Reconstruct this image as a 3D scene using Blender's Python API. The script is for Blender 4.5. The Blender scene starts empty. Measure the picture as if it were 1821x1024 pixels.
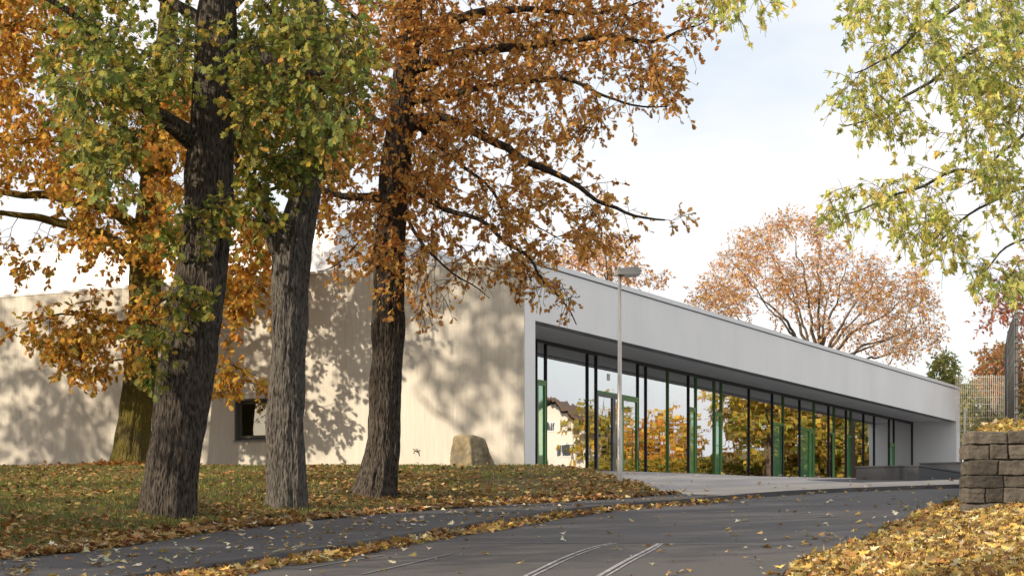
import bpy, bmesh, math, random
import numpy as np
from mathutils import Vector, noise as mnoise
rng = np.random.default_rng(11); random.seed(11)
S = bpy.context.scene; COL = S.collection
# ------------------------------------------------------------------ camera, world, sun, exposure
F, CX, HY, EYE = 3577.0, 910.5, 990.0, 1.6      # focal length, centre column, horizon row of the photo (1821 px wide); eye height in m
cam_d = bpy.data.cameras.new('camera'); cam = bpy.data.objects.new('camera', cam_d); COL.objects.link(cam)
cam.location = (0, 0, EYE); cam.rotation_euler = (math.radians(90), 0, 0)
cam_d.sensor_width = 36; cam_d.lens = 36*F/1821; cam_d.shift_y = (HY-512)/1821
cam_d.clip_end = 4000; S.camera = cam
SUN_EL, SUN_AZ = 21.0, 56.0                       # elevation; degrees to the left of straight behind the camera
W = bpy.data.worlds.new('World'); S.world = W; W.use_nodes = True
nt = W.node_tree; nt.nodes.clear()
def wn(t): return nt.nodes.new(t)
wo = wn('ShaderNodeOutputWorld'); b1 = wn('ShaderNodeBackground'); b2 = wn('ShaderNodeBackground'); mx = wn('ShaderNodeMixShader')
sky = wn('ShaderNodeTexSky'); sky.sky_type = 'NISHITA'; sky.sun_disc = False
sky.sun_elevation = math.radians(SUN_EL); sky.sun_rotation = math.radians(180+SUN_AZ)
sky.air_density = 1.0; sky.dust_density = 1.0
tc = wn('ShaderNodeTexCoord'); mp = wn('ShaderNodeMapping'); mp.inputs['Scale'].default_value = (1.0, 1.0, 2.2); mp.inputs['Location'].default_value = (2.3, .4, 1.1)
nz = wn('ShaderNodeTexNoise'); nz.inputs['Scale'].default_value = 4.6; nz.inputs['Detail'].default_value = 5; nz.inputs['Roughness'].default_value = .5
rp = wn('ShaderNodeValToRGB'); rp.color_ramp.elements[0].position = .38; rp.color_ramp.elements[0].color = (.64,.64,.64,1); rp.color_ramp.elements[1].position = .55
b1.inputs['Strength'].default_value = .15
b2.inputs['Color'].default_value = (1.0,.98,.975,1); b2.inputs['Strength'].default_value = .89
nz2 = wn('ShaderNodeTexNoise'); nz2.inputs['Scale'].default_value = 5.5; nz2.inputs['Detail'].default_value = 4; rp2 = wn('ShaderNodeValToRGB'); rp2.color_ramp.elements[0].position = .36; rp2.color_ramp.elements[0].color = (.86,.875,.905,1); rp2.color_ramp.elements[1].position = .6; rp2.color_ramp.elements[1].color = (1,.98,.965,1)
nt.links.new(mp.outputs['Vector'], nz2.inputs['Vector']); nt.links.new(nz2.outputs['Fac'], rp2.inputs['Fac']); nt.links.new(rp2.outputs['Color'], b2.inputs['Color'])
nt.links.new(tc.outputs['Generated'], mp.inputs['Vector']); nt.links.new(mp.outputs['Vector'], nz.inputs['Vector'])
nt.links.new(nz.outputs['Fac'], rp.inputs['Fac']); nt.links.new(rp.outputs['Color'], mx.inputs['Fac'])
nt.links.new(sky.outputs['Color'], b1.inputs['Color']); nt.links.new(b1.outputs[0], mx.inputs[1]); nt.links.new(b2.outputs[0], mx.inputs[2]); nt.links.new(mx.outputs[0], wo.inputs['Surface'])
sl = bpy.data.lights.new('sun', 'SUN'); sl.energy = 4.9; sl.angle = math.radians(.8); sl.color = (1.0, .855, .665)
so = bpy.data.objects.new('sun', sl); COL.objects.link(so)
a_, e_ = math.radians(SUN_AZ), math.radians(SUN_EL)
TOSUN = Vector((-math.sin(a_)*math.cos(e_), -math.cos(a_)*math.cos(e_), math.sin(e_)))
so.rotation_euler = TOSUN.to_track_quat('Z', 'Y').to_euler()
S.view_settings.view_transform = 'Standard'; S.view_settings.look = 'None'; S.view_settings.exposure = 0.34; S.view_settings.gamma = 1.0
S.render.engine = 'CYCLES'; S.cycles.use_denoising = True
S.cycles.max_bounces = 8; S.cycles.transparent_max_bounces = 12; S.cycles.caustics_reflective = False; S.cycles.caustics_refractive = False

# ------------------------------------------------------------------ helpers
def P(px, py, d): return np.array(((px-CX)/F*d, d, EYE+(HY-py)/F*d))
def _h(i, j, k, s):
    n = (i.astype(np.uint32)*np.uint32(374761393) + j.astype(np.uint32)*np.uint32(668265263) + k.astype(np.uint32)*np.uint32(2246822519) + np.uint32(s*3266489917 & 0xffffffff))
    n = (n ^ (n >> np.uint32(13)))*np.uint32(1274126177); n = n ^ (n >> np.uint32(16))
    return (n & np.uint32(0xffff)).astype(float)/65535.0
def vnoise(p, s=0):
    p = np.asarray(p, float); b = np.floor(p); f = p-b; f = f*f*(3-2*f); b = b.astype(np.int64)
    out = 0
    for dx in (0,1):
        for dy in (0,1):
            for dz in (0,1):
                w = (f[:,0] if dx else 1-f[:,0])*(f[:,1] if dy else 1-f[:,1])*(f[:,2] if dz else 1-f[:,2])
                out = out + w*_h(b[:,0]+dx, b[:,1]+dy, b[:,2]+dz, s)
    return out
def fbm(p, s=0, o=3):
    p = np.asarray(p, float); a, t, out = 1.0, 0, 0
    for i in range(o): out = out + a*vnoise(p*2**i, s+i); t += a; a *= .5
    return out/t
def link(name, me, mats=None, parent=None):
    o = bpy.data.objects.new(name, me); COL.objects.link(o)
    for m in (mats if isinstance(mats, (list, tuple)) else [mats] if mats else []): me.materials.append(m)
    if parent: o.parent = parent; o.matrix_parent_inverse = parent.matrix_world.inverted() if False else o.matrix_parent_inverse
    return o
def tag(o, label=None, cat=None, group=None, kind=None):
    if label: o['label'] = label
    if cat: o['category'] = cat
    if group: o['group'] = group
    if kind: o['kind'] = kind
    return o
def empty(name, loc, label, cat, group=None):
    o = bpy.data.objects.new(name, None); COL.objects.link(o); o.location = loc; o.empty_display_size = .3
    return tag(o, label, cat, group)
def np_mesh(name, V, T, col=None, smooth=False):
    """mesh from arrays: V (n,3), T (m,k) faces of one size"""
    me = bpy.data.meshes.new(name); V = np.ascontiguousarray(V, np.float32); T = np.ascontiguousarray(T, np.int32)
    k = T.shape[1]
    me.vertices.add(len(V)); me.vertices.foreach_set('co', V.ravel())
    me.loops.add(T.size); me.loops.foreach_set('vertex_index', T.ravel())
    me.polygons.add(len(T)); me.polygons.foreach_set('loop_start', np.arange(0, T.size, k, dtype=np.int32))
    if smooth: me.polygons.foreach_set('use_smooth', np.ones(len(T), bool))
    me.update(calc_edges=True)
    if col is not None:
        at = me.attributes.new('tint', 'FLOAT_COLOR', 'POINT')
        at.data.foreach_set('color', np.c_[col, np.ones(len(col))].astype(np.float32).ravel())
    me.validate(); return me
class MB:
    """collects boxes, tubes and grids into one mesh; faces carry a material slot"""
    def __init__(s): s.v = []; s.f = []; s.m = []; s.sm = []
    def add(s, V, Fs, slot=0, smooth=False):
        n = len(s.v); s.v += [tuple(map(float, q)) for q in V]
        for f in Fs: s.f.append([n+i for i in f]); s.m.append(slot); s.sm.append(smooth)
    def hexa(s, c, slot=0):        # 8 corners: bottom 4 ccw, top 4
        s.add(c, [(3,2,1,0),(4,5,6,7),(0,1,5,4),(1,2,6,5),(2,3,7,6),(3,0,4,7)], slot)
    def box(s, x0, x1, y0, y1, z0, z1, fr=None, slot=0):
        c = [(x0,y0),(x1,y0),(x1,y1),(x0,y1)]
        if fr: c = [fr(*q) for q in c]
        s.hexa([(q[0],q[1],z0) for q in c]+[(q[0],q[1],z1) for q in c], slot)
    def tube(s, pts, rad, n=8, slot=0, smooth=True, cap=True):
        V, Fs = tube_arrays(np.array(pts, float), np.array(rad, float), n)
        s.add(V, Fs.tolist(), slot, smooth)
        if cap:
            m = len(s.v)-len(V); s.f.append([m+i for i in range(n)][::-1]); s.m.append(slot); s.sm.append(False)
            e = len(s.v)-n; s.f.append([e+i for i in range(n)]); s.m.append(slot); s.sm.append(False)
    def build(s, name, mats, parent=None, bevel=0, base=None):
        me = bpy.data.meshes.new(name); me.from_pydata(s.v, [], s.f)
        me.polygons.foreach_set('material_index', s.m); me.polygons.foreach_set('use_smooth', s.sm)
        if base is not None:
            me.transform(__import__('mathutils').Matrix.Translation(-Vector(base)))
        bm = bmesh.new(); bm.from_mesh(me); bmesh.ops.recalc_face_normals(bm, faces=bm.faces); bm.to_mesh(me); bm.free()
        me.update(); o = link(name, me, mats, parent)
        if base is not None: o.location = base
        if bevel:
            b = o.modifiers.new('bevel', 'BEVEL'); b.width = bevel; b.segments = 2; b.limit_method = 'ANGLE'
        return o
def frames(pts):
    t = np.gradient(pts, axis=0); t /= np.linalg.norm(t, axis=1)[:,None]+1e-9
    ref = np.array((0,0,1.0)) if abs(t[0,2]) < .9 else np.array((1.0,0,0))
    n = np.cross(t[0], ref); n /= np.linalg.norm(n); N = [n]
    for i in range(1, len(pts)):
        n = N[-1]-t[i]*np.dot(N[-1], t[i]); N.append(n/(np.linalg.norm(n)+1e-9))
    N = np.array(N); return t, N, np.cross(t, N)
def tube_arrays(pts, rad, n):
    t, N, B = frames(pts); a = np.arange(n)/n*2*math.pi
    V = pts[:,None]+rad[:,None,None]*(np.cos(a)[None,:,None]*N[:,None]+np.sin(a)[None,:,None]*B[:,None])
    i = np.arange(len(pts)-1)[:,None]*n; j = np.arange(n)[None]; k = (j+1) % n
    Fq = np.stack((i+j, i+k, i+n+k, i+n+j), -1).reshape(-1,4)
    return V.reshape(-1,3), Fq
def catmull(pts, step):
    p = np.array(pts, float); q = np.vstack((2*p[0]-p[1], p, 2*p[-1]-p[-2])); out = []
    for i in range(1, len(q)-2):
        n = max(2, int(np.linalg.norm(q[i+1]-q[i])/step)); t = np.linspace(0, 1, n, endpoint=False)[:,None]
        out.append(.5*(2*q[i]+(q[i+1]-q[i-1])*t+(2*q[i-1]-5*q[i]+4*q[i+1]-q[i+2])*t**2+(3*q[i]-q[i-1]-3*q[i+1]+q[i+2])*t**3))
    out.append(q[-2][None]); return np.vstack(out)
def inpoly(x, y, poly):
    poly = np.array(poly); r = np.zeros(len(x), bool); j = len(poly)-1
    for i in range(len(poly)):
        xi, yi = poly[i]; xj, yj = poly[j]
        c = ((yi > y) != (yj > y)) & (x < (xj-xi)*(y-yi)/(yj-yi+1e-12)+xi); r ^= c; j = i
    return r
def pdist(x, y, line):
    line = np.array(line, float); best = np.full(len(x), 1e9); q = np.c_[x, y]
    for a, b in zip(line[:-1], line[1:]):
        ab = b-a; t = np.clip(((q-a)@ab)/(ab@ab+1e-12), 0, 1); best = np.minimum(best, np.linalg.norm(q-(a+t[:,None]*ab), axis=1))
    return best
def resample(line, n):
    line = np.array(line, float); s = np.r_[0, np.cumsum(np.linalg.norm(np.diff(line, axis=0), axis=1))]
    u = np.linspace(0, s[-1], n); return np.c_[np.interp(u, s, line[:,0]), np.interp(u, s, line[:,1])]
def smooth01(t): t = np.clip(t, 0, 1); return t*t*(3-2*t)

# ------------------------------------------------------------------ materials
MATS = {}
def mat(name, fn):
    m = bpy.data.materials.new(name); m.use_nodes = True; t = m.node_tree; t.nodes.clear()
    out = t.nodes.new('ShaderNodeOutputMaterial'); sh = fn(N_(t)); t.links.new(sh, out.inputs['Surface']); MATS[name] = m; return m
class N_:
    def __init__(s, t): s.t = t
    def n(s, typ, **kw):
        nd = s.t.nodes.new('ShaderNode'+typ)
        for k, v in kw.items():
            if k in nd.inputs:
                i = nd.inputs[k]
                if isinstance(v, bpy.types.NodeSocket): s.t.links.new(v, i)
                else: i.default_value = v
            else: setattr(nd, k, v)
        return nd
    def lk(s, a, b): s.t.links.new(a, b)
    def pos(s): return s.n('NewGeometry').outputs['Position']
    def mapped(s, scale, rot=(0,0,0)):
        m = s.n('Mapping', Vector=s.pos()); m.inputs['Scale'].default_value = scale; m.inputs['Rotation'].default_value = rot; return m.outputs[0]
    def noise(s, vec, scale, detail=4, rough=.55, dist=0):
        return s.n('TexNoise', Vector=vec, Scale=scale, Detail=detail, Roughness=rough, Distortion=dist).outputs['Fac']
    def ramp(s, fac, stops):
        r = s.n('ValToRGB', Fac=fac); e = r.color_ramp.elements
        while len(e) < len(stops): e.new(.5)
        for x, (p, c) in zip(e, stops): x.position = p; x.color = (*c, 1)
        return r.outputs['Color']
    def mix(s, fac, a, b, mode='MIX'):
        m = s.t.nodes.new('ShaderNodeMix'); m.data_type = 'RGBA'; m.blend_type = mode
        for i, v in ((0, fac), (6, a), (7, b)):
            if isinstance(v, bpy.types.NodeSocket): s.t.links.new(v, m.inputs[i])
            else: m.inputs[i].default_value = v if i == 0 or len(v) == 4 else (*v, 1)
        return m.outputs[2]
    def math(s, op, a, b=0, c=0):
        m = s.t.nodes.new('ShaderNodeMath'); m.operation = op
        for i, v in enumerate((a, b, c)):
            if isinstance(v, bpy.types.NodeSocket): s.t.links.new(v, m.inputs[i])
            else: m.inputs[i].default_value = v
        return m.outputs[0]
    def bump(s, h, strength=.5, dist=.02): return s.n('Bump', Height=h, Strength=strength, Distance=dist).outputs['Normal']
    def pbr(s, col, rough=.8, normal=None, metal=0, spec=.3):
        b = s.n('BsdfPrincipled')
        for k, v in (('Base Color', col), ('Roughness', rough), ('Metallic', metal), ('Specular IOR Level', spec)):
            if isinstance(v, bpy.types.NodeSocket): s.t.links.new(v, b.inputs[k])
            else: b.inputs[k].default_value = (*v, 1) if k == 'Base Color' else v
        if normal: s.t.links.new(normal, b.inputs['Normal'])
        return b.outputs[0]
def speckle(c1, c2, scale, rough=.85, bump=.3, bd=.01, big=.25, c3=None):
    def fn(k):
        v = k.pos(); a = k.noise(v, scale, 5, .65); b = k.noise(v, big, 3, .5)
        c = k.ramp(k.math('ADD', k.math('MULTIPLY', a, .6), k.math('MULTIPLY', b, .4)), [(.3, c1), (.7, c2)])
        if c3: c = k.mix(k.ramp(k.noise(v, big*4, 4, .6), [(.52, (0,0,0)), (.66, (1,1,1))]), c, c3)
        return k.pbr(c, rough, k.bump(a, bump, bd))
    return fn
UX, UY = .4494, .8934                                # facade direction in plan
def mat_side(k):                                      # combed beige render: fine vertical grooves
    p = k.pos(); d = k.n('VectorMath', operation='DOT_PRODUCT'); k.lk(p, d.inputs[0]); d.inputs[1].default_value = (-UY, UX, 0)
    s = k.n('SeparateXYZ', Vector=p); v = k.n('CombineXYZ', X=d.outputs['Value'], Y=k.math('MULTIPLY', s.outputs['Z'], .05), Z=0.0).outputs[0]
    g = k.noise(v, 16, 3, .6); f = k.noise(v, 5, 2, .5); st = k.noise(v, 1.6, 4, .55)
    big = k.noise(p, .5, 4, .5)
    c = k.ramp(k.math('ADD', k.math('MULTIPLY', g, .55), k.math('MULTIPLY', big, .45)), [(.32, (.51,.475,.41)), (.66, (.635,.60,.525))])
    c = k.mix(k.math('MULTIPLY', st, .30), c, (.33,.29,.24))
    h = k.math('ADD', g, k.math('MULTIPLY', f, .6))
    return k.pbr(c, .9, k.bump(h, .8, .025))
def mat_front(k):
    p = k.pos(); a = k.noise(p, 60, 3); b = k.noise(k.mapped((.5,.5,.25)), 1.2, 4); s = k.noise(k.mapped((1.2,1.2,.12)), 3, 4, .6)
    c = k.ramp(k.math('ADD', k.math('MULTIPLY', b, .8), k.math('MULTIPLY', s, .2)), [(.32, (.80,.80,.79)), (.62, (.875,.87,.86))])
    return k.pbr(c, .85, k.bump(a, .25, .006))
mat('beige_render', mat_side); mat('white_render', mat_front)
mat('soffit_board', lambda k: k.pbr(k.ramp(k.noise(k.pos(), 1.5, 3), [(.3, (.80,.80,.80)), (.7, (.85,.85,.85))]), .8))
mat('coping_metal', lambda k: k.pbr((.78,.79,.80), .45, k.bump(k.noise(k.pos(), 2, 2), .1, .01), .0))
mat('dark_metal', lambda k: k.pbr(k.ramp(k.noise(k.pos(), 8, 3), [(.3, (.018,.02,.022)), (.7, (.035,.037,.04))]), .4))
mat('grey_metal', lambda k: k.pbr((.16,.165,.17), .4))
mat('green_metal', lambda k: k.pbr(k.ramp(k.noise(k.pos(), 3, 3), [(.3, (.10,.27,.07)), (.7, (.13,.31,.085))]), .35))
mat('bronze_metal', lambda k: k.pbr((.09,.085,.075), .45))
mat('galvanised', lambda k: k.pbr(k.ramp(k.noise(k.mapped((4,4,1)), 3, 4), [(.3, (.42,.40,.37)), (.7, (.58,.56,.53))]), .42, None, .55))
mat('lamp_shell', lambda k: k.pbr((.33,.33,.33), .5, None, .2))
mat('lamp_glass', lambda k: k.pbr((.75,.76,.78), .15)); mat('white_panel', lambda k: k.pbr((.82,.83,.85), .5, k.bump(k.n('TexWave', Vector=k.mapped((1,1,0), (0,0,1.1)), Scale=1.2).outputs['Fac'], .4, .02)))
mat('pale_paint', lambda k: k.pbr((.62,.60,.52), .5))
mat('fence_dark', lambda k: k.pbr((.045,.045,.045), .5))
mat('interior_dark', lambda k: k.pbr((.30,.29,.27), .8))
mat('interior_floor', lambda k: k.pbr((.24,.21,.18), .4))
mat('blind_fabric', lambda k: k.pbr((.15,.16,.18), .8))
mat('sticker', lambda k: k.pbr((.85,.86,.88), .5))
mat('roofing', speckle((.16,.16,.16), (.24,.24,.24), 6))
def glass(tint, fac0, refl=(1,1,1)):
    def fn(k):
        nrm = k.bump(k.noise(k.mapped((.9,.9,.5)), 1.1, 2, .5), .05, .05)
        g = k.n('BsdfGlossy', Roughness=.013, Normal=nrm); g.inputs['Color'].default_value = (*refl, 1)
        t = k.n('BsdfTransparent'); t.inputs['Color'].default_value = (*tint, 1)
        fr = k.n('Fresnel', IOR=1.75, Normal=nrm).outputs[0]
        m = k.n('MixShader', Fac=k.math('MINIMUM', k.math('ADD', fr, fac0), .95)); k.lk(t.outputs[0], m.inputs[1]); k.lk(g.outputs[0], m.inputs[2]); return m.outputs[0]
    return fn
mat('pane_clear', glass((.6,.64,.62), .52))
mat('pane_small', glass((.3,.32,.34), .06))
def mat_greenpane(k):
    g = k.n('BsdfGlossy', Roughness=.02); g.inputs['Color'].default_value = (.75,1,.8,1)
    d = k.pbr((.07,.27,.14), .3); m = k.n('MixShader', Fac=.42); k.lk(d, m.inputs[1]); k.lk(g.outputs[0], m.inputs[2]); return m.outputs[0]
mat('pane_green', mat_greenpane)
def mat_asphalt(k):
    p = k.pos(); a = k.noise(p, 55, 4, .7); m = k.noise(p, 7, 4, .6); b = k.noise(k.mapped((.3,.12,.3)), 1, 4, .55)
    c = k.ramp(k.math('ADD', k.math('ADD', k.math('MULTIPLY', a, .4), k.math('MULTIPLY', b, .4)), k.math('MULTIPLY', m, .2)), [(.34, (.052,.050,.053)), (.66, (.095,.091,.094))])
    wn_ = k.n('TexWhiteNoise', Vector=k.n('VectorMath', operation='SNAP', **{}).outputs[0]) if False else None
    sp = k.ramp(k.noise(p, 38, 2, .5), [(.70, (0,0,0)), (.74, (1,1,1))])
    c = k.mix(k.math('MULTIPLY', sp, .8), c, (.30,.28,.26))
    ck = k.n('TexVoronoi', Vector=k.n('Mapping', Vector=k.n('VectorMath', operation='ADD').outputs[0]).outputs[0], Scale=.33, feature='DISTANCE_TO_EDGE'); ad = ck.inputs['Vector'].links[0].from_node.inputs['Vector'].links[0].from_node; k.lk(p, ad.inputs[0]); k.lk(k.n('TexNoise', Vector=p, Scale=1.4, Detail=5.0).outputs['Color'], ad.inputs[1])
    c = k.mix(k.ramp(ck.outputs['Distance'], [(.0, (.75,.75,.75)), (.007, (0,0,0))]), c, (.022,.021,.02))
    yy = k.n('SeparateXYZ', Vector=p).outputs['Y']; c = k.mix(k.math('MULTIPLY', k.math('LESS_THAN', yy, PATCH_Y), .45), c, (.105,.094,.084))
    return k.pbr(c, k.math('ADD', k.math('MULTIPLY', m, .3), .62), k.bump(a, .5, .012))
PATCH_Y = 27.24
mat('asphalt', mat_asphalt)
mat('asphalt_patch', speckle((.072,.064,.058), (.115,.105,.095), 50, .85, .5, .01, .3))
mat('pavement_asphalt', speckle((.045,.045,.05), (.085,.082,.084), 45, .85, .5, .012, .4))
mat('kerb_stone', speckle((.045,.044,.045), (.085,.082,.082), 20, .85, .4, .01, .8))
def mat_plaza(k):
    v = k.mapped((1,1,1), (0,0,-.4663)); br = k.n('TexBrick', Vector=v, Scale=2.2, **{'Mortar Size': .035, 'Row Height': .25, 'Brick Width': .5, 'Bias': 0.0})
    br.inputs['Color1'].default_value = (.30,.295,.305,1); br.inputs['Color2'].default_value = (.36,.35,.35,1); br.inputs['Mortar'].default_value = (.15,.145,.14,1)
    b = k.noise(k.pos(), .5, 4); c = k.mix(k.math('MULTIPLY', b, .35), br.outputs['Color'], (.22,.205,.20))
    return k.pbr(c, .8, k.bump(br.outputs['Fac'], -.3, .01))
mat('paving', mat_plaza)
mat('pale_paving', speckle((.27,.25,.23), (.36,.335,.30), 14, .85, .3, .01, .5))
mat('marking_paint', lambda k: k.pbr(k.mix(k.ramp(k.noise(k.pos(), 14, 4, .7), [(.42, (0,0,0)), (.6, (1,1,1))]), (.42,.41,.41), (.13,.125,.125)), .7))
mat('seam_paint', lambda k: k.pbr((.17,.165,.165), .8))
def mat_soil(k):
    p = k.pos(); a = k.noise(p, 9, 5, .7); b = k.noise(p, .6, 4)
    c = k.ramp(a, [(.25, (.035,.035,.012)), (.5, (.075,.07,.02)), (.75, (.13,.085,.035))])
    return k.pbr(k.mix(b, c, (.075,.055,.025)), .95, k.bump(a, .8, .05))
mat('lawn_soil', mat_soil)
mat('terrain', speckle((.05,.06,.02), (.10,.09,.04), 1.5, .95, .5, .1, .05))
def attr_leaf(trans=.52, rough=.55, spec=.25, k_t=1.25):
    def fn(k):
        a = k.n('Attribute', attribute_name='tint').outputs['Color']
        d = k.pbr(a, rough, None, 0, spec); t = k.n('BsdfTranslucent', Color=k.mix(1.0, a, (k_t,k_t*.98,k_t*.8), 'MULTIPLY')).outputs[0]
        m = k.n('MixShader', Fac=trans); k.lk(d, m.inputs[1]); k.lk(t, m.inputs[2]); return m.outputs[0]
    return fn
mat('leaf', attr_leaf()); mat('maple_leaf', attr_leaf(.62, .5, .3, 1.5)); mat('dry_leaf', attr_leaf(.18, .6, .3)); mat('grass_blade', attr_leaf(.3, .6, .2))
def mat_bark(c1, c2, c3, moss=None):
    def fn(k):
        v = k.mapped((15,15,3.4)); vo = k.n('TexVoronoi', Vector=k.n('VectorMath', operation='ADD').outputs[0], Scale=2.2)
        ad = vo.inputs['Vector'].links[0].from_node; k.lk(v, ad.inputs[0])
        w = k.n('TexNoise', Vector=k.mapped((3,3,1.5)), Scale=2.0, Detail=3.0); k.lk(w.outputs['Color'], ad.inputs[1])
        h = vo.outputs['Distance']; n = k.noise(k.mapped((14,14,3)), 3, 5, .7); big = k.noise(k.pos(), 1.3, 3)
        c = k.ramp(k.math('ADD', k.math('MULTIPLY', h, .55), k.math('MULTIPLY', n, .5)), [(.30, c1), (.46, c2), (.70, c3)])
        c = k.mix(k.ramp(k.noise(k.pos(), 3.5, 4, .6), [(.55, (0,0,0)), (.75, (.6,.6,.6))]), c, tuple(x*1.6 for x in c2))
        if moss: c = k.mix(k.ramp(k.math('ADD', k.math('MULTIPLY', big, .6), k.math('MULTIPLY', n, .4)), [(.36, (0,0,0)), (.52, (.85,.85,.85))]), c, moss)
        return k.pbr(c, .92, k.bump(k.math('ADD', h, k.math('MULTIPLY', n, .6)), .9, .05), 0, .15)
    return fn
mat('bark_brown', mat_bark((.014,.011,.009), (.054,.045,.037), (.105,.088,.072)))
mat('bark_grey', mat_bark((.036,.032,.029), (.088,.079,.07), (.145,.13,.115)))
mat('bark_moss', mat_bark((.03,.025,.015), (.085,.07,.035), (.15,.125,.06), (.15,.125,.028)))
mat('bark_far', lambda k: k.pbr((.13,.095,.07), .9))
mat('maple_twig', lambda k: k.pbr((.10,.085,.05), .8)); mat('twig', lambda k: k.pbr((.040,.030,.024), .85))
tinted = True
def mat_stone(k):
    p = k.pos(); a = k.noise(p, 7, 6, .65); b = k.noise(k.mapped((1,1,4)), 2.5, 5, .6); c_ = k.noise(p, 1.1, 3)
    c = k.ramp(k.math('ADD', k.math('MULTIPLY', a, .5), k.math('MULTIPLY', b, .5)), [(.3, (.038,.032,.026)), (.5, (.085,.072,.058)), (.72, (.16,.137,.11))])
    return k.pbr(k.mix(1.0, k.mix(k.math('MULTIPLY', c_, .4), c, (.10,.09,.075)), k.n('Attribute', attribute_name='tint').outputs['Color'], 'MULTIPLY') if tinted else c, .9, k.bump(a, .9, .04))
mat('wall_stone', mat_stone); tinted = False; mat('bank_stone', mat_stone); mat('mortar', speckle((.07,.063,.052), (.12,.108,.09), 25))
def mat_boulder(k):
    p = k.pos(); a = k.noise(p, 5, 6, .6); b = k.noise(k.mapped((3,3,.7)), 1.6, 4, .6)
    c = k.ramp(b, [(.3, (.13,.105,.065)), (.5, (.26,.21,.125)), (.72, (.38,.315,.195))]); c = k.mix(k.ramp(a, [(.5, (0,0,0)), (.72, (.8,.8,.8))]), c, (.13,.12,.105))
    return k.pbr(c, .85, k.bump(a, .6, .04))
mat('boulder_stone', mat_boulder)
mat('hill_wood', speckle((.05,.055,.02), (.17,.12,.04), .25, .95, .8, 1.0, .03))
mat('dark_concrete', speckle((.045,.047,.052), (.072,.074,.08), 12, .75, .2, .005, .6))
mat('house_white', speckle((.68,.64,.57), (.75,.71,.64), 12)); mat('roof_tile', speckle((.09,.06,.045), (.16,.105,.075), 6)); mat('wood_brown', speckle((.08,.045,.03), (.12,.07,.045), 9))
mat('window_dark', lambda k: k.pbr((.05,.06,.07), .12)); mat('tap_brass', lambda k: k.pbr((.3,.28,.24), .35, None, .8))

# ------------------------------------------------------------------ lie of the land (eye-relative heights, metres)
_ky = np.array([-60,-30,0,10,21,30,36,44,49,54,59,65,76,96,120,200,400,1500.]); _kz = np.array([-5.2,-3.4,-1.6,-.92,-.2,.46,.9,1.5,1.88,2.24,2.6,2.9,3.3,4.0,4.7,6.5,9,20.])
_yy = np.arange(-60, 1500, .5); _g = np.exp(-np.linspace(-2.5,2.5,11)**2/2); _g /= _g.sum()
_zz = np.convolve(np.pad(np.interp(_yy, _ky, _kz), 5, mode='edge'), _g, 'valid')
_cq = np.array([-.5,-.2545,0,.0063,.05,.092,.12,.156,.198,.222,.3]); _cc = np.array([.0452,.0443,.0446,.0450,.0433,.0418,.0404,.0396,.0390,.0384,.0375])
def capz(x, y): return np.interp(x/np.maximum(y, 1), _cq, _cc)*y - .004*np.maximum(y-52, 0)
def G(x, y):
    x = np.asarray(x, float); y = np.asarray(y, float); z = np.interp(y, _yy, _zz)
    c = np.where((y > 40), capz(x, y), z+1); w = smooth01((y-110)/60)
    return EYE + np.where(y > 170, z-0.8, np.minimum(z, c)*(1-w)+(z-.8)*w)
def ground(px, py, rise=0.0):
    d = np.arange(12, 105, .02); q = (px-CX)/F; r = EYE+(HY-py)/F*d - (G(q*d, d)+rise)
    i = np.where(r < 0)[0]; d0 = d[i[0]] if len(i) else 60.0
    return np.array((q*d0, d0))
ROAD_DROP = .07
E_ = [(-16,2),(-11.5,14)]+[tuple(ground(*p)) for p in ((0,987),(350,941),(700,907),(1000,888),(1180,878))]
K_ = [(-9.5,2),(-6.6,14)]+[tuple(ground(*p)) for p in ((250,1018),(560,974),(800,935),(1000,905),(1230,886),(1400,873),(1560,866),(1715,861))]+[(17,50.5),(30,56),(60,66)]
R_ = [(2.0,2),(2.3,13)]+[tuple(ground(px, py, -ROAD_DROP)) for px, py in ((1390,1024),(1500,972),(1620,917),(1716,888))]+[(11.5,43.2),(16,45.5),(30,50),(60,60)]
E_, K_, R_ = [catmull(np.array(l), .6) for l in (E_, K_, R_)]
C0 = np.array((.34, 54.0)); U = np.array((UX, UY)); L_ = np.array((-UY, UX))
def fr(T, N): q = C0+U*T+L_*N; return (q[0], q[1])
def lawnz(x, y):
    r = .05+.27*smooth01((pdist(x, y, E_)-.05)/3.2)*(.12+.88*smooth01(pdist(x, y, [E_[-1], fr(5.6,1.2)])/2.2)); z = np.interp(y, _yy, _zz)+r
    c = np.where(y > 40, capz(x, y), 99)
    b = .05*(fbm(np.c_[x*.5, y*.5, x*0], 3)-.5)
    return EYE+np.minimum(z, c)+b*smooth01(pdist(x, y, E_)/1.5)
def sheet(name, A, B, na, nb, zf, m, label, cat=None, kind='structure'):
    A = resample(A, na); B = resample(B, na); t = np.linspace(0, 1, nb)
    XY = A[:,None]*(1-t)[None,:,None]+B[:,None]*t[None,:,None]; XY = XY.reshape(-1,2)
    V = np.c_[XY, zf(XY[:,0], XY[:,1])]
    i = np.arange(na-1)[:,None]*nb; j = np.arange(nb-1)[None]; Q = np.stack((i+j, i+j+1, i+nb+j+1, i+nb+j), -1).reshape(-1,4)
    n = np.cross(V[Q[:,1]]-V[Q[:,0]], V[Q[:,3]]-V[Q[:,0]]).mean(0)
    if n[2] < 0: Q = Q[:,::-1]
    o = link(name, np_mesh(name, V, Q, smooth=True), MATS[m]); return tag(o, label, cat, None, kind)
def offset(line, d):
    line = np.array(line); t = np.gradient(line, axis=0); t /= np.linalg.norm(t, axis=1)[:,None]; return line+d*np.c_[t[:,1], -t[:,0]]   # to the right of travel
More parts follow.
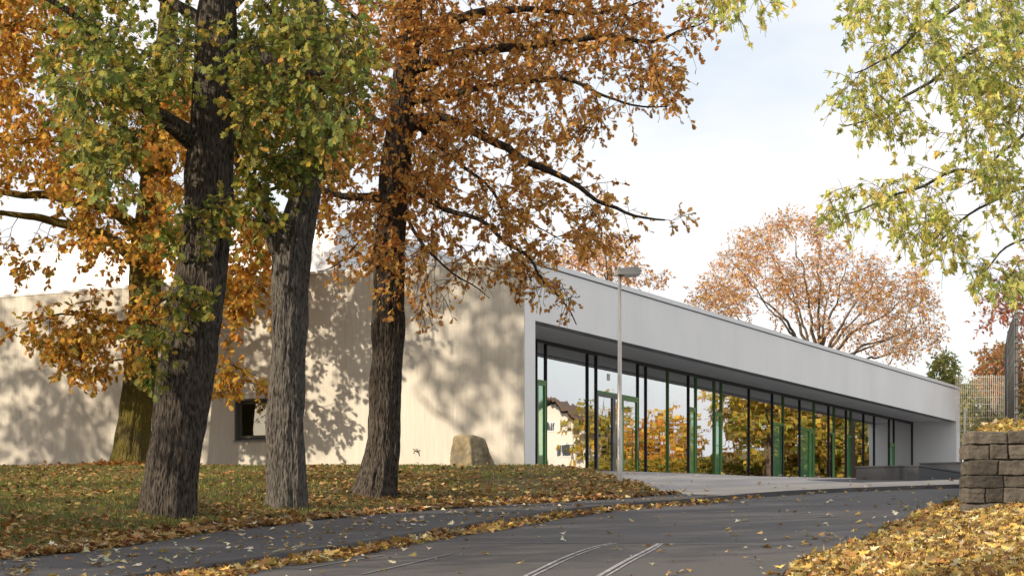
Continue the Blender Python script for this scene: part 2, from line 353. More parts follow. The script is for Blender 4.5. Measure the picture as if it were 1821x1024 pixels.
# big ground sheet
gx = np.r_[-1500,-700,-300,-150,np.arange(-90,91,3.),150,300,700,1500]; gy = np.r_[-300,-150,-60,np.arange(-40,131,2.5),170,250,400,700,1400]
GX, GY = np.meshgrid(gx, gy); V = np.c_[GX.ravel(), GY.ravel(), G(GX.ravel(), GY.ravel())-.45]
nx = len(gx); i = np.arange(len(gy)-1)[:,None]*nx; j = np.arange(nx-1)[None]
tag(link('ground', np_mesh('ground', V, np.stack((i+j, i+j+1, i+nx+j+1, i+nx+j), -1).reshape(-1,4), smooth=True), MATS['terrain']), 'rising ground of rough grass around the street', 'ground', None, 'structure')
tip = E_[-1]
lawn_back = [(-48,30),(-42,70),fr(-.02,30),fr(-.02,8),fr(0,-.02),fr(4.0,-.02),fr(6.0,.6)]
lawn_back = np.array([(-48,12),(-46,45),(-38,72),fr(.1,30),fr(.1,15),fr(.1,4),fr(.2,.1),fr(3.5,.4),fr(5.6,1.2)])
LAWN = np.vstack((E_, lawn_back[::-1]))
sheet('lawn', E_, lawn_back, 220, 70, lawnz, 'lawn_soil', 'grass bank strewn with brown leaves under the oaks', 'lawn')
sheet('plaza', np.vstack(([E_[-1]-(1.1,.75)], [E_[-1]-(.3,.4)], offset(K_, -.35)[np.linalg.norm(K_-K_[0], axis=1) > np.linalg.norm(tip-K_[0])+.5])), [fr(1.2,2.2), fr(47,2.2), (45,99), (75,105)], 200, 70, lambda x, y: G(x, y)-.006, 'paving', 'grey block paved forecourt sloping up to the glass front', 'forecourt')
kn = np.linalg.norm(K_-K_[0], axis=1); ks = K_[kn < np.linalg.norm(tip-K_[0])+.8]
sheet('pavement', np.vstack((E_, [E_[-1]+(.2,.35)])), ks-0*ks, 160, 10, lambda x, y: G(x, y)+.004, 'pavement_asphalt', 'dark asphalt footpath between the lawn and the road', 'footpath')
kr = K_[kn > np.linalg.norm(tip-K_[0])-.6]
sheet('pale_path', offset(kr, -2.0), kr, 90, 8, lambda x, y: G(x, y)+.008, 'pale_paving', 'pale paved strip along the forecourt kerb', 'footpath')
kd = K_[kn > 47.5]
sheet('driveway', offset(kd, -4.2), offset(kd, -2.03), 60, 8, lambda x, y: G(x, y)+.004, 'pavement_asphalt', 'dark asphalt band behind the pale paved strip', 'driveway')
def strip3(name, line, w, z0f, drop, m, label):                     # kerb: top strip and outer face
    a = offset(line, 0); b = offset(line, w); n = len(line); z = z0f(a[:,0], a[:,1])
    V = np.vstack((np.c_[a, z-.2], np.c_[a, z+.012], np.c_[b, z+.012], np.c_[b, z-drop])); i = np.arange(n-1)
    Q = np.vstack([np.stack((i+k*n, i+1+k*n, i+1+(k+1)*n, i+(k+1)*n), -1) for k in range(3)])
    return tag(link(name, np_mesh(name, V, Q), MATS[m]), label, 'kerb', None, 'structure')
strip3('kerb', K_, .13, G, .3, 'kerb_stone', 'worn grey kerb between the footpath and the road')
strip3('edging', offset(E_, -.10), .09, lambda x, y: G(x, y)+.045, .3, 'kerb_stone', 'low stone edging at the foot of the lawn')
sheet('road', offset(K_, .125), R_, 220, 26, lambda x, y: G(x, y)-ROAD_DROP, 'asphalt', 'dark grey asphalt road climbing to the right', 'road')
def roadz(x, y): return G(x, y)-ROAD_DROP
def vergez(x, y):
    d = pdist(x, y, R_); r = -.07+.33*smooth01(d/2.6); return G(x, y)+r+.05*(fbm(np.c_[x, y, x*0], 5)-.5)
vr = np.array([(9,2),(12,12),(14,20),(16,28),(18,36),(21,42),(28,46),(40,50),(62,57)])
VERGE = np.vstack((R_, vr[::-1]))
sheet('verge', R_, vr, 150, 40, vergez, 'lawn_soil', 'leaf covered verge in front of the stone wall', 'verge')
def quadstrip(name, pts, w, m, label, lift=.006):                   # painted line on the road from ground points
    a = catmull(np.array(pts), .3); b = offset(a, w); V = np.vstack((np.c_[a, roadz(a[:,0], a[:,1])+lift], np.c_[b, roadz(b[:,0], b[:,1])+lift])); n = len(a); i = np.arange(n-1)
    return V, np.stack((i, i+n, i+n+1, i+1), -1)
def rg(px, py): return ground(px, py, -ROAD_DROP)
VV, QQ, n0 = [], [], 0
for (p, w) in (([(930,1024),(1000,991),(1050,973),(1085,966)], .045), ([(945,1024),(1012,992),(1060,974),(1094,966)], .03), ([(1060,1024),(1110,996),(1150,976),(1168,966)], .055), ([(1076,1024),(1124,996),(1162,976),(1176,966)], .03)):
    v, q = quadstrip('', [rg(*t) for t in p], w, '', ''); VV.append(v); QQ.append(q+n0); n0 += len(v)
tag(link('road_markings', np_mesh('road_markings', np.vstack(VV), np.vstack(QQ)), MATS['marking_paint']), 'pair of worn double white lines painted on the road', 'road marking', None, 'structure')
VV, QQ, n0 = [], [], 0
for (p, w) in (([(770,966),(930,965),(1090,965),(1200,966),(1330,967)], .05), ([(640,1021),(720,1003),(800,984)], .05), ([(530,1012),(600,1000),(680,987)], .05), ([(1455,919),(1500,919),(1556,920)], .12)):
    v, q = quadstrip('', [rg(*t) for t in p], w, '', '', .007); VV.append(v); QQ.append(q+n0); n0 += len(v)
tag(link('road_seams', np_mesh('road_seams', np.vstack(VV), np.vstack(QQ)), MATS['seam_paint']), 'thin pale repair seams across the asphalt road', 'road marking', None, 'structure')

# ------------------------------------------------------------------ the building (frame: T along the front, N into the house)
ZB, ZS, ZT = 3.2, 6.41+EYE, 8.077+EYE                 # base, soffit, parapet top
TL, TA, TB, ND = 46.7, .65, 46.0, 2.11
bld = empty('school_building', (C0[0], C0[1], 0), 'long low flat roofed building with beige side wall and white front over green framed glass', 'building')
bx, by = C0
def frl(T, N): q = U*T+L_*N; return (q[0], q[1])      # local to the building's empty
def gbox(m, T0, T1, N0, N1, z0, z1, slot=0): m.box(T0, T1, N0, N1, z0, z1, frl, slot)
def pxT(px, N=ND):
    q = (px-CX)/F; o = C0+L_*N; return (q*o[1]-o[0])/(UX-UY*q)
def pxN(px): q = (px-CX)/F; return (C0[0]-q*C0[1])/(UY+UX*q)      # column on the side wall plane
m = MB(); gbox(m, 0, TL, 0, .4, ZS, ZT-.16); gbox(m, 0, TA, 0, .4, ZB, ZS); gbox(m, TB, TL, 0, .4, ZB, ZS); m.build('front_wall', MATS['white_render'], bld)
# side wall with the small window's opening
n0_, n1_ = pxN(419), pxN(501); dW = C0[1]+UX*n0_
z0_, z1_ = EYE+(HY-783)/F*dW, EYE+(HY-710)/F*dW; n0_, n1_ = min(n0_, n1_), max(n0_, n1_)
m = MB(); gbox(m, -.02, .35, .0, n0_, ZB, ZT-.08); gbox(m, -.02, .35, n1_, 32, ZB, ZT-.08); gbox(m, -.02, .35, n0_, n1_, ZB, z0_); gbox(m, -.02, .35, n0_, n1_, z1_, ZT-.08)
# keep the beige wall clear of the white front: the front starts at N = 0 on its own slab
m = MB()
for a, b, c, d in ((.004, n0_, ZB, ZT-.08), (n1_, 32, ZB, ZT-.08), (n0_, n1_, ZB, z0_), (n0_, n1_, z1_, ZT-.08)): gbox(m, -.30 if False else -.03, -.001, a, b, c, d)
for a, b, c, d in ((.402, n0_, ZB, ZT-.08), (n1_, 32, ZB, ZT-.08), (n0_, n1_, ZB, z0_), (n0_, n1_, z1_, ZT-.08)): gbox(m, .0005, .35, a, b, c, d)
m.build('side_wall', MATS['beige_render'], bld)
win = MB(); w_ = .05
gbox(win, -.055, .16, n0_, n0_+.045, z0_, z1_); gbox(win, -.055, .16, n1_-.045, n1_, z0_, z1_); gbox(win, -.055, .16, n0_+.045, n1_-.045, z1_-.045, z1_)
gbox(win, .10, .16, n0_+.045, n0_+.13, z0_+.06, z1_-.045); gbox(win, .10, .16, n1_-.13, n1_-.045, z0_+.06, z1_-.045); gbox(win, .10, .16, n0_+.13, n1_-.13, z1_-.13, z1_-.045); gbox(win, .10, .16, n0_+.13, n1_-.13, z0_+.06, z0_+.14)
wo_ = win.build('window', MATS['bronze_metal'], bld); wo_['label'] = 'small square bronze framed window in the beige wall'
m = MB(); gbox(m, .12, .14, n0_+.13, n1_-.13, z0_+.14, z1_-.13); m.build('pane', MATS['pane_small'], wo_)
m = MB(); gbox(m, .165, .175, n0_+.05, n1_-.05, z0_+.02, z1_-.05); m.build('blind', MATS['blind_fabric'], wo_)
m = MB(); gbox(m, -.09, .16, n0_-.03, n1_+.03, z0_-.03, z0_+.0); m.build('sill', MATS['grey_metal'], wo_)
m = MB(); gbox(m, -.04, TL+.03, -.045, .43, ZT-.13, ZT); m.build('front_coping', MATS['coping_metal'], bld)
m = MB(); gbox(m, .003, TL-.003, -.006, .40, ZT-.16, ZT-.13); m.build('painted_shade_strip', MATS['dark_metal'], bld)  # proud dark strip, its colour stands in for the shade line under the coping
m = MB(); gbox(m, -.055, .38, .43, 32.03, ZT-.08, ZT-.0); m.build('side_coping', MATS['coping_metal'], bld)
m = MB(); gbox(m, .36, TL-.36, .41, 31.6, ZT-.5, ZT-.3); m.build('roof', MATS['roofing'], bld)
m = MB(); gbox(m, TA-.02, TB+.02, .40, ND+.2, ZS+.03, ZS+.2); m.build('soffit', MATS['soffit_board'], bld)
m = MB(); gbox(m, TA, TB, .02, .39, ZS-.003, ZS+.02); m.build('soffit_edge', MATS['grey_metal'], bld)
m = MB(); gbox(m, .36, TA, .402, 9, ZB, ZS+.03); gbox(m, TB, TL, .402, 31.6, ZB, ZT-.5); gbox(m, .36, TL, 31.65, 32, ZB, ZT-.5); m.build('return_wall', MATS['white_render'], bld)
m = MB(); gbox(m, TA, TB, ND+.12, 9, ZB-.4, 4.20); m.build('interior_floor', MATS['interior_floor'], bld)
m = MB(); gbox(m, TA, TB, 9, 9.2, ZB, ZS+.03); gbox(m, TA, TB, ND+.2, 9, ZS, ZS+.05); m.build('interior_wall', MATS['interior_dark'], bld)
# raised hall roof set back behind the parapet
hb = MB(); gbox(hb, 6, 30, 9.6, 30, ZT-.3, 12.05); hb.build('hall_block', MATS['white_panel'], bld)
m = MB(); gbox(m, 5.95, 30.05, 9.55, 30.05, 12.05, 12.2); m.build('hall_coping', MATS['coping_metal'], bld)
# curtain wall
MUL = [TA+.03, 2.0, 3.2]+[pxT(p) for p in (954,971,1045,1060.6,1134.7,1149,1188,1224.7,1238,1270.6,1283,1332.3,1373.8,1393,1422.5,1448,1474,1483.7,1505,1514,1536,1555,1581.5,1590,1622.5)]
MUL[-1] = TB-.03
ZD = EYE+5.18; ZG = 3.9
for i, T in enumerate(MUL):
    m = MB(); gbox(m, T-.022, T+.022, ND-.03, ND+.10, ZG, ZS+.03, 0)
    if i in (9, 11, 12, 13, 16, 18, 20, 22): gbox(m, T-.040, T-.025, ND-.03, ND+.10, ZG, ZS+.03, 1)
    m.build('mullion', [MATS['dark_metal'], MATS['green_metal']], bld)
m = MB(); gbox(m, TA, TB, ND-.045, ND+.09, ZS-.06, ZS+.029); m.build('head_rail', MATS['dark_metal'], bld)
m = MB(); gbox(m, TA, TB, ND-.03, ND+.09, ZG-.1, ZG+.1); m.build('bottom_rail', MATS['dark_metal'], bld)
kinds = {3:'vent', 10:'vent', 12:'vent', 15:'green', 17:'greenvent', 19:'half', 21:'green', 25:'vent', 6:'door'}
def frame(m, T0, T1, z0, z1, w, n0=ND-.02, n1=ND+.06, slot=0):
    gbox(m, T0, T0+w, n0, n1, z0, z1, slot); gbox(m, T1-w, T1, n0, n1, z0, z1, slot); gbox(m, T0+w, T1-w, n0, n1, z1-w, z1, slot); gbox(m, T0+w, T1-w, n0, n1, z0, z0+w*1.6, slot)
def pane(par, T0, T1, z0, z1, mt, n=ND+.02):
    m = MB(); gbox(m, T0, T1, n, n+.012, z0, z1); return m.build('pane', MATS[mt], par)
for i in range(len(MUL)-1):
    a, b = MUL[i]+.025, MUL[i+1]-.041; kd_ = kinds.get(i, 'plain')
    if i < 7: b = MUL[i+1]-.025
    if kd_ == 'plain':
        m = MB(); gbox(m, a, b, ND+.0, ND+.05, ZS-.95, ZS-.925) if False else gbox(m, a, b, ND-.02, ND+.05, ZS-.085, ZS-.061)
        w = m.build('window', MATS['dark_metal'], bld); pane(w, a, b, ZG+.1, ZS-.085, 'pane_clear'); continue
    m = MB(); gbox(m, a, b, ND-.03, ND+.07, ZD, ZD+.07, 0); w = m.build('window', [MATS['green_metal']], bld); pane(w, a, b, ZD+.07, ZS-.06, 'pane_clear')
    def casement(T0, T1, fw, fm, pm, nm='casement'):
        q = MB(); frame(q, T0, T1, ZG+.1, ZD, fw); c = q.build(nm, MATS[fm], bld); pane(c, T0+fw, T1-fw, ZG+.1+fw*1.6, ZD-fw, pm)
        return c
    if kd_ == 'vent': casement(a, b, min(.085, (b-a)*.18), 'green_metal', 'pane_green')
    elif kd_ == 'green': t = a+(b-a)*.78; casement(a, t, .035, 'green_metal', 'pane_green'); casement(t+.02, b, .05, 'dark_metal', 'pane_clear')
    elif kd_ == 'greenvent': t = a+(b-a)*.64; casement(a, t, .035, 'green_metal', 'pane_green'); casement(t+.02, b, .13, 'green_metal', 'pane_green')
    elif kd_ == 'half': t = a+(b-a)*.6; casement(a, t, .05, 'dark_metal', 'pane_clear'); casement(t+.02, b, .12, 'green_metal', 'pane_green')
    elif kd_ == 'door':
        w['label'] = 'glazed panel above the entrance doors'
        t1 = a+(b-a)*.40; t2 = a+(b-a)*.60
        for T0, T1, fm in ((a, t1, 'grey_metal'), (t1+.02, t2, 'grey_metal'), (t2+.02, b, 'green_metal')):
            c = casement(T0, T1, .10, fm, 'pane_clear', 'door'); hq = MB()
            o_ = frl(T1-.16, ND-.08); hq.tube([(o_[0], o_[1], ZG+.9), (o_[0], o_[1], ZG+1.9)], [.015,.015], 8)
            for zz in (ZG+1.0, ZG+1.8): e_1 = frl(T1-.16, ND-.08); e_2 = frl(T1-.06, ND-.02); hq.tube([(e_1[0], e_1[1], zz), (e_2[0], e_2[1], zz)], [.01,.01], 6)
            hq.build('handle', MATS['galvanised'], c)
m = MB(); t = pxT(1083); gbox(m, t-.11, t+.11, ND+.012, ND+.018, EYE+(HY-677)/F*64.3, EYE+(HY-665)/F*64.3); m.build('sticker', MATS['sticker'], bld)
# outdoor tap on the side wall
N_t = pxN(742); zt = EYE+(HY-802)/F*(C0[1]+UX*N_t); m = MB(); A0 = frl(-.03, N_t); A1 = frl(-.16, N_t); A2 = frl(-.19, N_t)
m.tube([(A0[0],A0[1],zt), (A1[0],A1[1],zt), (A2[0],A2[1],zt-.07)], [.022,.02,.016], 8); H0 = frl(-.11, N_t-.07); H1 = frl(-.11, N_t+.07)
m.tube([(H0[0],H0[1],zt+.05), (H1[0],H1[1],zt+.05)], [.014,.014], 6); m.tube([(A1[0],A1[1],zt),(A1[0],A1[1],zt+.05)], [.012,.012], 6); m.build('wall_tap', MATS['tap_brass'], bld)

# ------------------------------------------------------------------ foliage tools
def leaf_oak():
    ts = [0,.10,.24,.36,.50,.62,.76,.88,1.0]; ws = [0,.06,.25,.13,.38,.17,.34,.17,0]; xs = [0,.10,.28,.34,.58,.60,.84,.86,1.0]
    V = [(t, 0, 0) for t in ts]; n = len(ts); Lf = []; Rt = []
    for i in range(1, n-1): Lf.append(len(V)); V.append((xs[i], ws[i], .25*ws[i]-.12*ts[i]**2))
    for i in range(1, n-1): Rt.append(len(V)); V.append((xs[i], -ws[i], .25*ws[i]-.12*ts[i]**2))
    V = [(x, y, z if abs(y) > 0 else -.12*x*x) for x, y, z in V]; T = []
    for S_, fl in ((Lf, 0), (Rt, 1)):
        seq = [0]+S_+[n-1]
        for i in range(n-1):
            for tri in ((i, i+1, seq[i+1]), (i, seq[i+1], seq[i])):
                if len(set(tri)) == 3: T.append(tri if not fl else tri[::-1])
    return np.array(V), np.array(T)
def leaf_maple():
    an = [180,140,118,95,70,52,32,14,0]; rd = [.06,.44,.26,.64,.34,.56,.36,.62,.88]
    pts = [(r*math.cos(math.radians(a)), r*math.sin(math.radians(a))) for a, r in zip(an, rd)]
    out = pts+[(x, -y) for x, y in pts[-2:0:-1]]; V = [(.08, 0, -.03)]+[(x+.1, y, .28*abs(y)-.25*max(x, 0)**2) for x, y in out]
    n = len(out); T = [(0, 1+(i+1) % n, 1+i) for i in range(n)]; return np.array(V), np.array(T)
def leaf_simple():
    V = np.array([(0,0,0),(.35,.22,.06),(.75,.16,.02),(1,0,-.1),(.75,-.16,.02),(.35,-.22,.06),(.5,0,-.02)]); T = np.array([(0,6,1),(1,6,2),(2,6,3),(3,6,4),(4,6,5),(5,6,0)]); return V, T
def leaf_blade():
    return np.array([(0,.5,0),(0,-.5,0),(.6,.32,.0),(.6,-.32,.0),(1,0,.0)]), np.array([(0,1,2),(1,3,2),(2,3,4)])
OAK, MAPLE, SIMPLE, BLADE = leaf_oak(), leaf_maple(), leaf_simple(), leaf_blade()
def unit(a): return a/(np.linalg.norm(a, axis=-1, keepdims=True)+1e-9)
def leaves_mesh(name, tpl, pos, ax, nr, size, col, width=None):
    TV, TT = tpl; X = unit(ax); Z = unit(nr-X*np.sum(nr*X, 1, keepdims=True)); Y = np.cross(Z, X); s = np.asarray(size)[:,None]
    w = s if width is None else np.asarray(width)[:,None]; k = len(TV)
    V = pos[:,None]+(TV[None,:,0:1]*(X*s)[:,None]+TV[None,:,1:2]*(Y*w)[:,None]+TV[None,:,2:3]*(Z*s)[:,None])
    T = (np.arange(len(pos))[:,None,None]*k+TT[None]).reshape(-1,3)
    return np_mesh(name, V.reshape(-1,3), T, np.repeat(col, k, 0))
def palette(n, cols, wts, jit=.18, cl=None):
    cols = np.array(cols, float); wts = np.array(wts, float)/sum(wts); u = rng.random(n)
    if cl is not None: u = np.clip(u*.65+cl*.35+rng.normal(0, .03, n), 0, .9999)
    i = np.minimum(np.searchsorted(np.cumsum(wts), u), len(cols)-1)
    return np.clip(cols[i]*(1+rng.normal(0, jit, (n, 1)))*(1+rng.normal(0, .06, (n, 3))), .004, .95)
def trunk_obj(name, pts, rad, m, parent, sides=110, step=.07, bark=.035, flare=.9, seed=1, lobes=6):
    ctrl = np.array(pts, float); c = catmull(ctrl, step); s = np.r_[0, np.cumsum(np.linalg.norm(np.diff(c, axis=0), axis=1))]
    sc = np.r_[0, np.cumsum(np.linalg.norm(np.diff(ctrl, axis=0), axis=1))]; r = np.interp(s/s[-1], sc/sc[-1], rad)
    t, N, B = frames(c); a = np.arange(sides)/sides*2*math.pi; A, H = np.meshgrid(a, s)
    ca, sa = np.cos(A), np.sin(A); q = np.c_[(ca*3.2).ravel(), (sa*3.2).ravel(), (H*.55).ravel()]
    wob = (fbm(q*.45, seed, 3)-.5).reshape(A.shape)
    rid = np.abs(fbm(np.c_[(ca*5.5).ravel()*r.max()/.45, (sa*5.5).ravel()*r.max()/.45, (H*.9).ravel()], seed+7, 3)-.5).reshape(A.shape)
    R = r[:,None]*(1+.22*wob)+bark*(rid*6-.8)*np.minimum(1, r[:,None]/.25)
    fl = np.exp(-H/.38)*flare*r[0]*(.35+.65*np.clip(np.cos(A*lobes+seed+2*wob*3), 0, 1)); R = R+fl*.6
    V = c[:,None]+R[:,:,None]*(ca[:,:,None]*N[:,None]+sa[:,:,None]*B[:,None])
    n = sides; i = np.arange(len(c)-1)[:,None]*n; j = np.arange(n)[None]; k = (j+1) % n
    Q = np.stack((i+j, i+k, i+n+k, i+n+j), -1).reshape(-1,4)
    return link(name, np_mesh(name, V.reshape(-1,3), Q, smooth=True), MATS[m], parent), c, r
class Tree:
    def __init__(s, name, base, label, cat='tree', group=None, bark='bark_brown', twig='twig'):
        s.root = empty(name, (0,0,0), label, cat, group); s.root.location = base; s.base = np.array(base, float); s.bark = bark; s.twig = twig; s.fine = 1.0
        s.np_, s.nd, s.nr = [], [], []; s.tw = []; s.lp, s.la, s.ln, s.lc = [], [], [], []
    def loc(s, p): return np.asarray(p, float)-s.base
    def nodes(s, c, r):
        d = unit(np.gradient(c, axis=0)); s.np_ += list(c); s.nd += list(d); s.nr += list(r)
    def trunk(s, pts, rad, from_h=.35, **kw):
        o, c, r = trunk_obj('trunk', s.loc(pts), rad, s.bark, s.root, **kw); k = int(len(c)*from_h); s.nodes(c[k::3], r[k::3]); return o
    def limb(s, pts, r0, r1, wob=.10, sides=10):
        c = catmull(s.loc(pts), .18); n = len(c); q = c*1.3
        w = np.stack([fbm(q+50*i, 21+i, 2)-.5 for i in range(3)], 1); w *= np.minimum(1, np.arange(n)/6.)[:,None]; c = c+w*wob*2
        r = np.linspace(r0, r1, n)*(1+.18*(fbm(q*2.5, 33, 2)-.5)); r = r*(1+.5*np.exp(-np.arange(n)/2.5)*(r0 > .05))
        V, Q = tube_arrays(c, r, sides); link('limb', np_mesh('limb', V, Q, smooth=True), MATS[s.bark], s.root); s.nodes(c, r)
    def grow(s, pts, spray=.45, nleaf=18, twigs=4, maxr=.03, droop=.25, colf=None, order_from=None, straight=.0):
        """joins each leaf cluster to the nearest part of the tree by a thin branch, then hangs leafy twigs on it"""
        pts = s.loc(pts); A = np.array(s.np_); D = np.array(s.nd); Rr = np.array(s.nr)
        d0 = np.array([np.min(np.linalg.norm(A-p, axis=1)) for p in pts])
        for i in np.argsort(d0):
            p = pts[i]; v = p-A; dist = np.linalg.norm(v, axis=1); cs = np.sum(v*D, 1)/(dist+1e-6)
            k = np.argmin(dist*(1.25-.45*cs)+.04); L = dist[k]
            if L < .05: continue
            a = A[k]; n = max(3, int(L/.28)+2); t = np.linspace(0, 1, n)[:,None]
            mid = a+D[k]*L*.35*(1 if cs[k] > -.2 else 0)+np.array((0,0,L*.10))+rng.normal(0, .07*L, 3)
            c = (1-t)**2*a+2*t*(1-t)*mid+t**2*p; c[1:-1] += rng.normal(0, .02*min(L, 1), (n-2, 3))
            r = np.linspace(min(maxr, .006+.011*L, Rr[k]*.8), .005, n)*s.fine; s.tw.append((c, r, 5 if r[0] > .012 else 3))
            dd = unit(np.gradient(c, axis=0)); A = np.vstack((A, c[1:])); D = np.vstack((D, dd[1:])); Rr = np.r_[Rr, r[1:]]
            e = dd[-1]; cl = colf(p) if colf else rng.random()
            for _ in range(twigs):
                dv = unit(e*.7+rng.normal(0, .75, 3)+np.array((0,0,-droop))); ln = spray*rng.uniform(.5, 1.15); st = c[-1]-e*rng.uniform(0, .5)*min(L, .6)
                u = np.linspace(0, 1, 4)[:,None]; tw = st+dv*ln*u+np.array((0,0,-1))*droop*ln*u**2*.7; s.tw.append((tw, np.linspace(.0055,.003,4)*s.fine, 3))
                m = rng.poisson(nleaf/twigs); 
                if m == 0: continue
                uu = np.clip(rng.beta(2.2, 1.0, m), 0, 1)[:,None]; pp = st+dv*ln*uu+np.array((0,0,-1))*droop*ln*uu**2*.7
                s.lp.append(pp); s.la.append(unit(dv*.8+rng.normal(0, .75, (m,3))+np.array((0,0,-.45)))); s.ln.append(unit(rng.normal(0, .75, (m,3))+np.array((-.2,-.5,.75)))); s.lc.append(np.full(m, cl))
    def finish(s, tpl, size, cols, wts, mt='leaf', jit=.2):
        VV, QQ, n0 = [], [], 0
        for c, r, k in s.tw:
            V, Q = tube_arrays(c, r, k); VV.append(V); QQ.append(Q+n0); n0 += len(V)
        if VV: link('twigs', np_mesh('twigs', np.vstack(VV), np.vstack(QQ), smooth=True), MATS[s.twig], s.root)
        p, a, n, c = np.vstack(s.lp), np.vstack(s.la), np.vstack(s.ln), np.concatenate(s.lc)
        sz = size*rng.uniform(.6, 1.2, len(p)); link('crown', leaves_mesh('crown', tpl, p, a, n, sz, palette(len(p), cols, wts, jit, c)), MATS[mt], s.root)
        return s.root
def in_px(poly, n, d0, rd, thr=.0, sc=90., seed=0):
    """n points inside a photo outline at distance d0, spread in depth; thr > 0 leaves gaps"""
    poly = np.array(poly, float); lo, hi = poly.min(0), poly.max(0); out = []
    while len(out) < n:
        x = rng.uniform(lo[0], hi[0], 400); y = rng.uniform(lo[1], hi[1], 400); k = inpoly(x, y, poly)
        if thr: k &= fbm(np.c_[x/sc, y/sc, 0*x+seed], 90+seed, 2) > thr
        for a, b in zip(x[k], y[k]): out.append(P(a, b, d0+np.clip(rng.normal(0, rd), -2.2*rd, 2.2*rd)))
    return np.array(out[:n])
def in_ball(c, r, n, hollow=.35):
    v = unit(rng.normal(0, 1, (n, 3)))*(hollow+(1-hollow)*rng.random((n,1))**.5); return np.array(c)+v*np.array(r)
def lawn_d(px, py):
    d = np.arange(20, 70, .02); q = (px-CX)/F; r = EYE+(HY-py)/F*d - lawnz(q*d, d); return float(d[np.where(r < 0)[0][0]])
def PL(pts, d0, d1=None):
    d1 = d0 if d1 is None else d1; n = len(pts); return [P(x, y, d0+(d1-d0)*i/(n-1)) for i, (x, y) in enumerate(pts)]
ORANGE = [(.42,.19,.05), (.58,.31,.085), (.68,.43,.15), (.30,.135,.045)]
GREEN = [(.12,.165,.04), (.20,.23,.055), (.34,.31,.07), (.52,.36,.075), (.50,.24,.06)]
GOLD = [(.38,.17,.032), (.54,.29,.055), (.62,.42,.08), (.27,.22,.045), (.33,.125,.032)]
# ------------------------------------------------------------------ the oaks on the lawn
dA = lawn_d(298, 916)
A = Tree('oak_tree', P(298,925,dA), 'big leaning oak with dark furrowed trunk and green leaves, nearest the pavement', group='oaks on the lawn', bark='bark_brown')
A.trunk([P(296,950,dA), P(299,880,dA), P(314,780,dA), P(336,640,dA), P(360,480,dA), P(374,300,dA), P(379,190,dA), P(386,60,dA), P(392,-110,dA), P(388,-350,dA), P(400,-620,dA), P(395,-900,dA)], [.40,.40,.385,.405,.385,.345,.315,.285,.25,.2,.13,.05], seed=3, flare=.5)
A.limb(PL([(345,250),(300,215),(240,170),(180,80),(120,20),(40,-20)], dA, dA-1.5), .12, .03)
A.limb(PL([(400,120),(440,90),(500,120),(560,130),(610,140)], dA, dA-1.2), .10, .025)
A.limb(PL([(395,20),(470,-30),(560,-20),(640,40)], dA, dA+1), .09, .02)
A.limb(PL([(380,60),(320,10),(250,-40),(150,-120)], dA, dA+1.5), .1, .03)
A.limb(PL([(392,-150),(480,-300),(600,-420)], dA, dA+2), .12, .03); A.limb(PL([(388,-250),(280,-400),(150,-520)], dA, dA-2), .12, .03); A.limb(PL([(392,-350),(420,-480),(480,-700)], dA, dA-2), .1, .03)
A.limb(PL([(330,470),(318,440),(340,410)], dA-.3, dA-.9), .03, .012); A.limb(PL([(330,545),(310,530),(290,540),(275,560)], dA-.3, dA-.9), .03, .01)
pa = [(60,-140),(640,-140),(655,60),(640,150),(612,250),(560,285),(530,230),(490,190),(440,235),(418,290),(402,210),(350,190),(330,150),(300,190),(262,280),(232,330),(180,325),(140,280),(120,180),(85,110)]
ca_ = in_px(pa, 400, dA-.6, 1.6, .40, 55, 1); cpx = CX+F*ca_[:,0]/ca_[:,1]; cpy = HY-F*(ca_[:,2]-EYE)/ca_[:,1]; fr_ = (abs(cpx-np.interp(cpy, [-100,190,300], [390,379,374])) < 52) & (ca_[:,1] < dA+.7) & (rng.random(len(ca_)) < .8) & (cpy > 10)
A.grow(ca_[~fr_], spray=.5, nleaf=23)
A.grow(in_px([(110,120),(230,90),(255,250),(225,335),(170,320),(130,240)], 45, dA-1.4, .5), spray=.45, nleaf=24)
A.grow(in_px([(270,395),(330,350),(405,335),(408,385),(385,425),(330,450),(285,445)], 20, dA-.9, .15), spray=.3, nleaf=20)
A.grow(in_px([(268,500),(350,495),(372,545),(320,590),(270,560)], 16, dA-.9, .15), spray=.3, nleaf=17); A.grow(in_px([(245,590),(292,570),(296,680),(255,715)], 12, dA-.8, .15), spray=.3, nleaf=18)
A.grow(in_px([(-150,-650),(650,-800),(800,-350),(700,-150),(-50,-150),(-200,-350)], 150, dA, 2.2), spray=.7, nleaf=26)
A.finish(OAK, .138, GREEN, [.28,.26,.22,.14,.10])
dB = lawn_d(510, 902)
B = Tree('oak_tree', P(510,905,dB), 'straight grey trunked oak forking low, second from the pavement corner', group='oaks on the lawn', bark='bark_grey')
B.trunk([P(510,930,dB), P(509,860,dB), P(508,760,dB), P(512,650,dB), P(514,560,dB), P(519,460,dB), P(530,400,dB), P(545,330,dB), P(549,250,dB), P(546,150,dB), P(556,0,dB), P(560,-200,dB), P(570,-500,dB), P(560,-750,dB)], [.335,.325,.30,.285,.29,.32,.28,.235,.225,.2,.17,.14,.09,.03], seed=9, flare=.32)
B.limb(PL([(500,440),(484,405),(468,370),(448,330),(425,290),(410,220)], dB, dB-.8), .15, .05); B.limb(PL([(550,200),(600,120),(660,60)], dB, dB-1), .08, .02); B.limb(PL([(548,120),(480,20),(420,-60)], dB, dB-1), .08, .02); B.limb(PL([(556,-100),(650,-260),(720,-350)], dB, dB+1.5), .09, .02); B.limb(PL([(556,-150),(470,-330),(400,-400)], dB, dB+1.5), .09, .02)
B.grow(in_px([(420,60),(600,40),(645,120),(610,240),(560,290),(530,300),(505,330),(500,385),(470,345),(430,330),(415,240)], 150, dB-1.0, .8, .34, 55, 4), spray=.5, nleaf=23)
